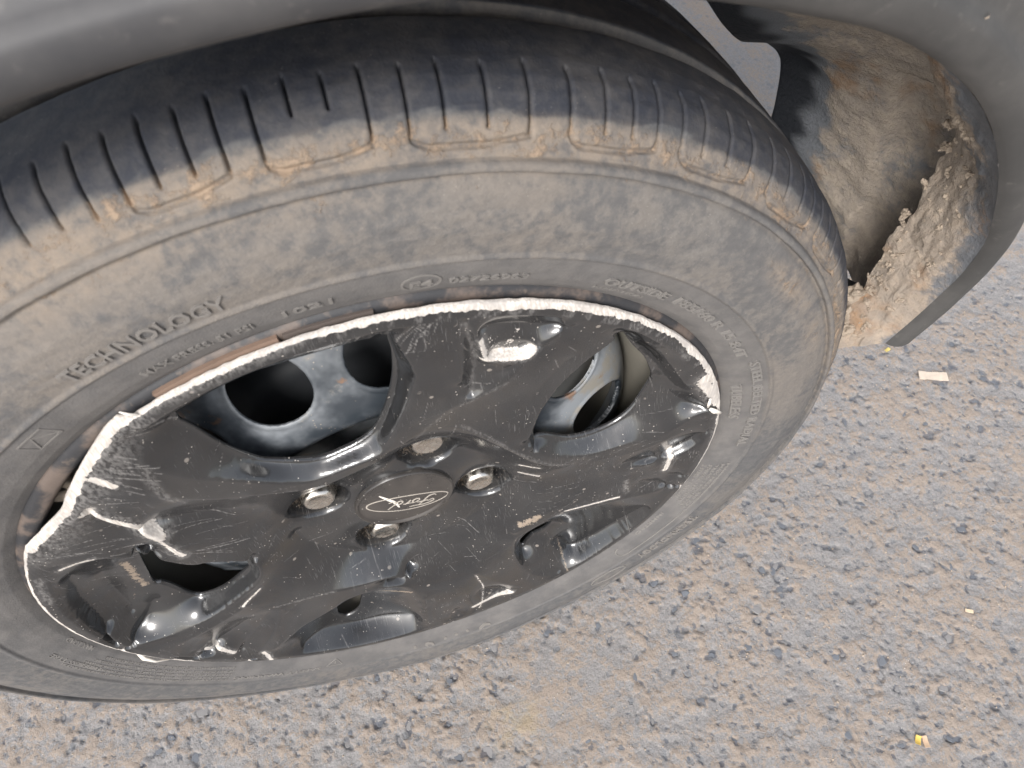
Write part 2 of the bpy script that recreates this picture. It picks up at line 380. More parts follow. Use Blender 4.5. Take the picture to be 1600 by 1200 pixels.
# sipes: first the ones measured on the photograph, then a repeating pitch
SIP=[107.1,104.7,102.4,100.1,97.9,95.6,93.5,91.2,88.85,86.55,84.2,81.65,79.2,76.2,73.1,69.9,67.0,64.55,62.2,59.7,57.3,54.3,51.3,48.1]
pt=[3.0,2.9,2.45,2.4,2.5,2.6,3.0,3.0,2.35,2.3,2.3,2.35]
a=48.1;i=0
while a>-247: a-=pt[i%12]; SIP.append(a); i+=1
SIP=[s_ for s_ in SIP if s_>107.1-360+1.5]
ths=[];sid=[]
SIPs=sorted(SIP)
hw=.115
for k,s0 in enumerate(SIPs):
    s1=SIPs[(k+1)%len(SIPs)]+(360 if k==len(SIPs)-1 else 0)
    vis=-35<s0<135
    ths+= [s0-hw*1.5,s0-hw*.7,s0,s0+hw*.7,s0+hw*1.5]
    m=9 if vis else 3
    ths+= list(np.linspace(s0+hw*1.5,s1-hw*1.5,m+2)[1:-1])
ths=np.array(ths); sipset=np.array(SIPs)
TH,SI=np.meshgrid(ths,np.arange(len(py_)),indexing='ij')
YY=np.broadcast_to(py_,TH.shape).copy(); RR=np.broadcast_to(pr_,TH.shape).copy()
dn=np.gradient(py_);dr=np.gradient(pr_); nl=np.hypot(dn,dr); ny=-dr/nl; nr=dn/nl    # outward normal (y,r)
# nearest sipe
idx=np.clip(np.searchsorted(sipset,ths),1,len(sipset)-1)
near=np.where(np.abs(ths-sipset[idx-1])<np.abs(ths-sipset[idx]),idx-1,idx); ds=(ths-sipset[near])
dsm=np.broadcast_to(ds[:,None],TH.shape)*np.pi/180*RR
first=[k for k,v in enumerate(sipset) if abs(v-91.2)<.01][0]
kmod=(first-near)%4                # 0 at a scallop's start, counting clockwise
top=20.+ (near%2)*1.2; bot=np.where(kmod==0,-1.6,np.where(kmod==3,-1.6,-.4))
sh=(abs(sipset[near]-88.85)<.1)|(abs(sipset[near]-86.55)<.1); bot=np.where(sh,7.,bot)
win=np.clip((top[:,None]-YY)/2.,0,1)*np.clip((YY-bot[:,None])/1.,0,1)*(RR>262)
wd=.44+.5*np.clip((4-YY)/6,0,1)
g1=np.clip(1.25-np.abs(dsm)/wd,0,1)*win*5.0*(1-.5*np.clip((4-YY)/5,0,1))
# scallop grooves on the shoulder, from sipe k to sipe k+3
gsc=np.zeros_like(TH)
ks=[k for k in range(len(sipset)) if (first-k)%4==0]
for k in ks:
    a0=sipset[k]; a1=sipset[k-3] if k>=3 else sipset[k-3]-360
    if a1>a0: continue
    t=(a0-TH)/(a0-a1); yc=-1.4-1.6*np.clip(t/.14,0,1)**.6+1.7*np.clip((t-.55)/.45,0,1)**1.6
    m=(t>-.01)&(t<1.01)&(RR>262)
    gsc=np.maximum(gsc,np.where(m,np.clip(1.35-np.abs(YY-yc)/.62,0,1),0))
xx=RR*np.cos(np.radians(TH));zz=RR*np.sin(np.radians(TH))
arc=np.radians(TH)*RR
und=(fbm(arc+3000,YY*2+RR*2,14,21,5)-.5)*.8*np.clip((RR-236)/6,0,1)
bub=np.clip(fbm(arc+5000,RR*1.5+YY,9,41,3)-.56,0,1)*9*np.clip(1-np.abs(RR-262)/14,0,1)*np.clip(1-np.abs(TH-33)/24,0,1)*(YY<20)
crk=np.where((YY<0)&(RR>236),np.clip(1-np.abs(vnoise(arc+900,RR*2,30,77)-.5)/.018,0,1),0)*np.clip(1-np.abs(TH-60)/80,0,1)
disp=-g1*1.0-gsc*1.9*(g1<1.2)+und+bub*.5-crk*.25
YY2=YY+ny*disp; RR2=RR+nr*disp
# sag near the road: flatten the contact and bulge the sidewall
zz2=RR2*np.sin(np.radians(TH)); xx2=RR2*np.cos(np.radians(TH))
lim=-289.2; ov=np.clip(lim-zz2,0,30); 
cb=np.clip((-zz2-170)/110,0,1)**2*np.exp(-(xx2/110)**2)
YY2=YY2-np.where(YY2<80,1,-1)*cb*5*np.clip((RR2-215)/40,0,1)*np.clip((292-RR2)/25,0,1)
zz2=np.maximum(zz2,lim+ov*.02)
mud=np.clip((3.2-YY)/3+(.35*(fbm(arc+1000,YY*3,16,5,3)-.5)),0,1)
tread=np.clip((YY-3.0+5.5*(fbm(arc+4000,YY*2,11,6,5)-.5))/1.0,0,1)*np.clip((170-YY)/10,0,1)
gro=((YY>44.4)&(YY<54.6))
tread=np.where(gro,.15,tread); mud=np.where(gro,.8,mud)
dwn=np.clip((np.sin(np.radians(TH))+.15)/.6,0,1)
mud=mud*(.45+.55*dwn)*np.where(RR<234,.62,1)
left=np.clip((TH-55)/50,0,1)*np.clip((200-TH)/40,0,1)
clay=np.clip(1-np.abs(YY+1.6)/6.5,0,1)**.7*.50*dwn*(RR>262)+gsc*.1+np.clip(g1*.5,0,1)*(YY<3)*.35+.30*np.clip(1-np.abs(RR-268)/14,0,1)*left*(YY<5)
clay+=.45*np.exp(-((TH-36)/7)**2-((RR-262)/9)**2)*(YY<5)+.3*np.exp(-((TH-22)/6)**2-((RR-262)/9)**2)*(YY<5)+.35*np.clip((30-TH)/25,0,1)*np.clip((TH+15)/20,0,1)*np.clip((RR-268)/8,0,1)*(YY<12)
verts=np.stack([xx2,YY2,zz2],-1).reshape(-1,3)/1000
tyre=mesh_obj('tyre',verts,grid_faces(len(ths),len(py_),True),M_RUB,parent=car,loc=WC,attrs={'mud':mud,'tread':tread,'clay':clay,'inner':np.clip((234.8-RR)/1.5,0,1)*(YY<30)})
tyre['label']='dusty worn black tyre with sipes and shoulder grooves'
# ---------------- lettering on the sidewall
pyy,prr=prof[:,0],prof[:,1]
def side_y(r): # y (mm) of the outer sidewall at radius r
    rs=prr[2:20]; ys=pyy[2:20]; return np.interp(r,rs,ys)
def text_mesh(s,size,shear=0):
    cu=bpy.data.curves.new('t','FONT'); cu.body=s; cu.size=size; cu.shear=shear; cu.extrude=0; cu.offset=size*.012; cu.resolution_u=2
    o=bpy.data.objects.new('t',cu); C.objects.link(o); dg=bpy.context.evaluated_depsgraph_get(); me=bpy.data.meshes.new_from_object(o.evaluated_get(dg))
    v=np.array([tuple(p.co) for p in me.vertices]); 
    bm=bmesh.new(); bm.from_mesh(me); bmesh.ops.triangulate(bm,faces=bm.faces)
    f=[[l.vert.index for l in fc.loops] for fc in bm.faces]; e=[(ed.verts[0].index,ed.verts[1].index) for ed in bm.edges if len(ed.link_faces)==1]
    bm.free(); bpy.data.objects.remove(o); bpy.data.curves.remove(cu); bpy.data.meshes.remove(me)
    return v,f,e
def letters(name,s,r0,size,a0,a1,invert=False,raise_=.9,shear=0,mat=None,parent=None):
    """text bent round the wheel; a0..a1 = angle of first and last letter (deg)"""
    v,f,e=text_mesh(s,size,shear)
    x0,x1=v[:,0].min(),v[:,0].max(); u=(v[:,0]-x0)/(x1-x0)
    th=np.radians(a0+(a1-a0)*u); rr=r0+(-v[:,1] if invert else v[:,1])*1.0
    out=[]
    for lift in (raise_,-.4):
        y=side_y(rr)-lift; out.append(np.stack([rr*np.cos(th),y,rr*np.sin(th)],-1))
    V=np.vstack(out)/1000; n=len(v)
    F=[tuple(x) for x in f]+[(a,b,b+n,a+n) for a,b in e]
    return mesh_obj(name,V,F,mat or M_BEAD,parent=parent or tyre,smooth=False)
M_LET=m_plain('raised_rubber',(.19,.175,.16),.8)
letters('lettering','TECHNOLOGY',239.5,9.6,114,98.2,mat=M_LET,raise_=1.1)
letters('lettering','MAX PRESS. 51 PSI',220.5,5.4,110,98)
letters('lettering','1021',221,5.6,94.9,90)
letters('lettering','E4',219.5,6,82.3,79.9)
letters('lettering','02726963',219.5,5.6,78.2,69.3)
letters('lettering','OUTSIDE',219.5,7.6,59.4,49,raise_=1.1)
letters('lettering','ROTATION',214.5,3.0,59.6,51.5,raise_=.3)
letters('lettering','185/60 R 15 84T',219.8,7.8,47.2,25.0,raise_=1.1)
letters('lettering','STEEL BELTED RADIAL',224.5,8.0,22.6,-4.8,raise_=1.1)
letters('lettering','TUBELESS',212.8,8.0,16.0,4.5,raise_=1.1)
letters('lettering','TECHNOLOGY',239.5,9.6,-30,-46,mat=M_LET)
for i,s_ in enumerate(('MAX LOAD 487 KG','MAX PRESS. 350 KPA','TREAD: 1 POLYESTER','SIDEWALL: 1 POLYESTER','2 STEEL + 1 NYLON')):
    letters('lettering',s_,227-i*3.7,3.0,-11-.4*i,-29+i,raise_=.45)
letters('lettering','INMETRO',214,3.4,-31,-40,raise_=.4)
letters('lettering','SAFETY WARNING',226.5,4.6,-118,-136,raise_=.5)
small=['SERIOUS INJURY MAY RESULT FROM TIRE FAILURE DUE TO UNDERINFLATION','OVERLOADING FOLLOW OWNERS MANUAL OR TIRE PLACARD IN VEHICLE','EXPLOSION OF TIRE RIM ASSEMBLY DUE TO IMPROPER MOUNTING','NEVER EXCEED 275 KPA TO SEAT BEADS ONLY TRAINED PERSONS','SHOULD MOUNT TIRES TREADWEAR TRACTION TEMPERATURE']
for i,s_ in enumerate(small): letters('lettering',s_,228-i*3.1,2.4,-137,-172+i*1.5,raise_=.35)
letters('lettering','TUBELESS TYRE',224,4.2,196,184,raise_=.4); letters('lettering','MAX LOAD',212,4.0,190,183,raise_=.4)
letters('lettering','I R J I I C',252,37,-98.2,-81.0,invert=True,raise_=1.0,mat=M_LET)
def ring_line(name,pts,wd=.5,raise_=.5,parent=None,mat=None):
    """thin raised ribbon along (angle deg, radius) points"""
    P=np.array(pts,float); v=[];f=[]
    xy=np.stack([P[:,1]*np.cos(np.radians(P[:,0])),P[:,1]*np.sin(np.radians(P[:,0]))],-1)
    for i in range(len(P)):
        d=xy[min(i+1,len(P)-1)]-xy[max(i-1,0)]; d=d/np.linalg.norm(d); nrm=np.array([-d[1],d[0]])
        for s_ in (-1,1):
            q=xy[i]+nrm*wd*s_; r=np.hypot(*q); 
            v.append((q[0],side_y(r)-raise_,q[1])); v.append((q[0],side_y(r)+.3,q[1]))
    for i in range(len(P)-1):
        b=4*i; f+=[(b,b+2,b+6,b+4),(b,b+4,b+5,b+1),(b+2,b+3,b+7,b+6)]
    return mesh_obj(name,np.array(v)/1000,f,mat or M_BEAD,parent=parent or tyre,smooth=False)
circ=[(81.1+2.0*math.cos(t)*1.0,222.2+5.6*math.sin(t)) for t in np.linspace(0,2*math.pi,25)]
ring_line('approval_ring',circ)
tri=[(-113.6,227),(-116.9,227),(-115.2,219),(-113.6,227)]; ring_line('warning_triangle',tri,.35)
ring_line('warning_mark',[(-115.2,225.3),(-115.2,221.5)],.35)
pl=[(-46,217)]+[(-46-1.6*math.sin(t),222.5-5.5*math.cos(t)) for t in np.linspace(0.2,2.9,9)]+[(a,228) for a in np.linspace(-46,-12,30)]
ring_line('data_plate_border',pl,.4,.5)
sq=[(121.7,221),(121.7,230),(125.5,230),(125.5,221),(121.7,221)]; ring_line('square_mark',sq,.4); ring_line('square_mark',[(121.9,221.5),(123.6,229),(125.3,221.5)],.4)
ring_line('oval_mark',[(-54-4.2*math.cos(t),244+6*math.sin(t)) for t in np.linspace(0,2*math.pi,25)],.5,.7)
# bead ring of bare rubber under the lettering is part of the tyre mesh
# ---------------- steel wheel
def lathe(name,pts,mat,parent,n=144,loc=None,holes=None):
    P=np.array(pts,float); a=np.linspace(0,2*np.pi,n,endpoint=False)
    A,I=np.meshgrid(a,np.arange(len(P)),indexing='ij')
    r=P[:,1][I];y=-P[:,0][I]
    v=np.stack([r*np.cos(A),y,r*np.sin(A)],-1).reshape(-1,3)/1000
    return mesh_obj(name,v,grid_faces(n,len(P),True),mat,parent=parent,loc=loc)
# points are (h outward, R)
def densify(P,st=2.):
    P=np.array(P,float);o=[P[0]]
    for a_,b_ in zip(P[:-1],P[1:]):
        k=max(1,int(np.hypot(*(b_-a_))/st)); o+=[a_+(b_-a_)*j/k for j in range(1,k+1)]
    return np.array(o)
dsk=smoothline([(-44,24),(-44,30),(-43,52),(-42,68),(-36,76),(-25,85),(-18.5,94),(-17.5,102),(-19,112),(-23,124),(-28,136),(-34,148),(-42,158),(-52,164),(-64,167)],3)
dsk=densify(dsk,1.0); n=760
a=np.linspace(0,2*np.pi,n,endpoint=False); A,I=np.meshgrid(a,np.arange(len(dsk)),indexing='ij')
rd=dsk[:,1][I]; hd=dsk[:,0][I]
deg=np.degrees(A); off_=((deg-110+12.857)%25.714)-12.857; u=np.radians(off_)*rd; vv=(rd-137)
hole=np.hypot(u/20.5,vv/20.5)
hd=hd+1.0*np.clip(1-np.abs(hole-1.07)/.12,0,1)                     # rolled edge
keep=hole>1.0
# snap ring of vertices onto hole edges
sn=(hole>.935)&(hole<=1.0); k_=np.where(sn,1.0/np.maximum(hole,.01),1)
A2=A+np.radians(off_)*(k_-1); rd2=137+vv*k_; rd=np.where(sn,rd2,rd); A=np.where(sn,A2,A); keep=keep|sn
V=np.stack([rd*np.cos(A),-hd,rd*np.sin(A)],-1).reshape(-1,3)/1000
F=grid_faces(n,len(dsk),True); kf=keep.reshape(-1)[F].all(1); F=F[kf]
used=np.unique(F); mp=-np.ones(len(V),int); mp[used]=np.arange(len(used))
steel=mesh_obj('steel_wheel',V[used],mp[F],M_STEEL,parent=car,loc=WC)
sdm=steel.modifiers.new('thickness','SOLIDIFY'); sdm.thickness=.0035; sdm.offset=-1
steel['label']='dusty black steel wheel behind the broken cover'
lathe('rim_barrel',smoothline([(-2,197.5),(-8,196),(-16,195.2),(-24,194),(-32,190),(-42,175),(-54,168.5),(-64,167.5),(-90,166),(-130,172),(-160,190)],3),M_BAR,steel)
lathe('rim_flange',smoothline([(-2,196.5),(1.2,199),(2.4,202.5),(2.0,206),(-.5,208.6),(-4,209),(-6,206)],5),M_FL,steel,220)
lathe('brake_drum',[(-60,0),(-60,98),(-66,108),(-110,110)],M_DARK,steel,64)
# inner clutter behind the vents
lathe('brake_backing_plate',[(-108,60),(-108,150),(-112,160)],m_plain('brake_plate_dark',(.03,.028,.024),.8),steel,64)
# balance weight and flange marks
def arc_box(name,a0,a1,r0_,r1_,h0,h1,mat,parent,n=14):
    v=[];f=[]
    for i in range(n+1):
        t=R_(a0+(a1-a0)*i/n)
        for r,h in ((r0_,h0),(r1_,h0),(r1_,h1),(r0_,h1)): v.append((r*math.cos(t)/1000,-h/1000,r*math.sin(t)/1000))
    for i in range(n):
        b=4*i
        for j in range(4): f.append((b+j,b+(j+1)%4,b+4+(j+1)%4,b+4+j))
    f+=[(3,2,1,0),(4*n,4*n+1,4*n+2,4*n+3)]
    return mesh_obj(name,v,f,mat,parent=parent,smooth=False)
arc_box('balance_weight',97.2,113,199,205.8,.8,4.2,m_plain('rusty_tan_weight',(.20,.135,.10),.7),steel)
arc_box('balance_weight',86.2,96.6,199.5,205.4,.8,3.6,m_plain('dark_weight',(.10,.08,.07),.6),steel)
# clip tab seen in the gap where the cover is broken
tab=lathe('clip_tab',[(-8,3.4),(-6,3.6),(-5.4,8.5),(-6.5,9),(-9,9)],M_CLOD,steel,24); tab.location=(-.1488,0,.1261)
# nuts
def make_nut():
    P=[];n=6
    prof_=[(0,12.6,1),(2,12.6,1),(17.5,12.2,1),(20,10.9,.5),(22.5,10.2,0),(24.3,9.0,0),(25.0,7.8,0),(24.6,7.0,0),(24.9,0.01,0)]
    m=48;v=[];f=[]
    for h,r,hx in prof_:
        for i in range(m):
            t=2*math.pi*i/m; c=math.cos(((t+math.pi/6)%(math.pi/3))-math.pi/6)
            rr=r*((.885/c)*hx+(1-hx)); v.append((rr*math.cos(t),-h,rr*math.sin(t)))
    for k in range(len(prof_)-1):
        for i in range(m): f.append((k*m+i,k*m+(i+1)%m,(k+1)*m+(i+1)%m,(k+1)*m+i))
    return np.array(v)/1000,f
nv,nf_=make_nut(); nut=mesh_obj('lug_nut',nv,nf_,M_CHR,parent=steel); 
for p in nut.data.polygons: p.use_smooth=True
bpy.context.view_layer.objects.active=nut
flv=[];flf=[]
for k,ang in enumerate((65.1,-21.2,-112.2,158.6)):
    o=nut if k==0 else nut.copy()
    if k: C.objects.link(o); o.parent=steel
    o.location=(.0535*math.cos(R_(ang)),.0435,.0535*math.sin(R_(ang))); o.rotation_euler=(0,R_(17*k),0)
fl=lathe('nut_seat',[(-42,9),(-40,12),(-41,14.5),(-43,15)],M_STEEL,steel,24)
fl.location=(.0535*math.cos(R_(65.1)),0,.0535*math.sin(R_(65.1)))
for ang in (-21.2,-112.2,158.6):
    o=fl.copy(); C.objects.link(o); o.parent=steel; o.location=(.0535*math.cos(R_(ang)),0,.0535*math.sin(R_(ang)))
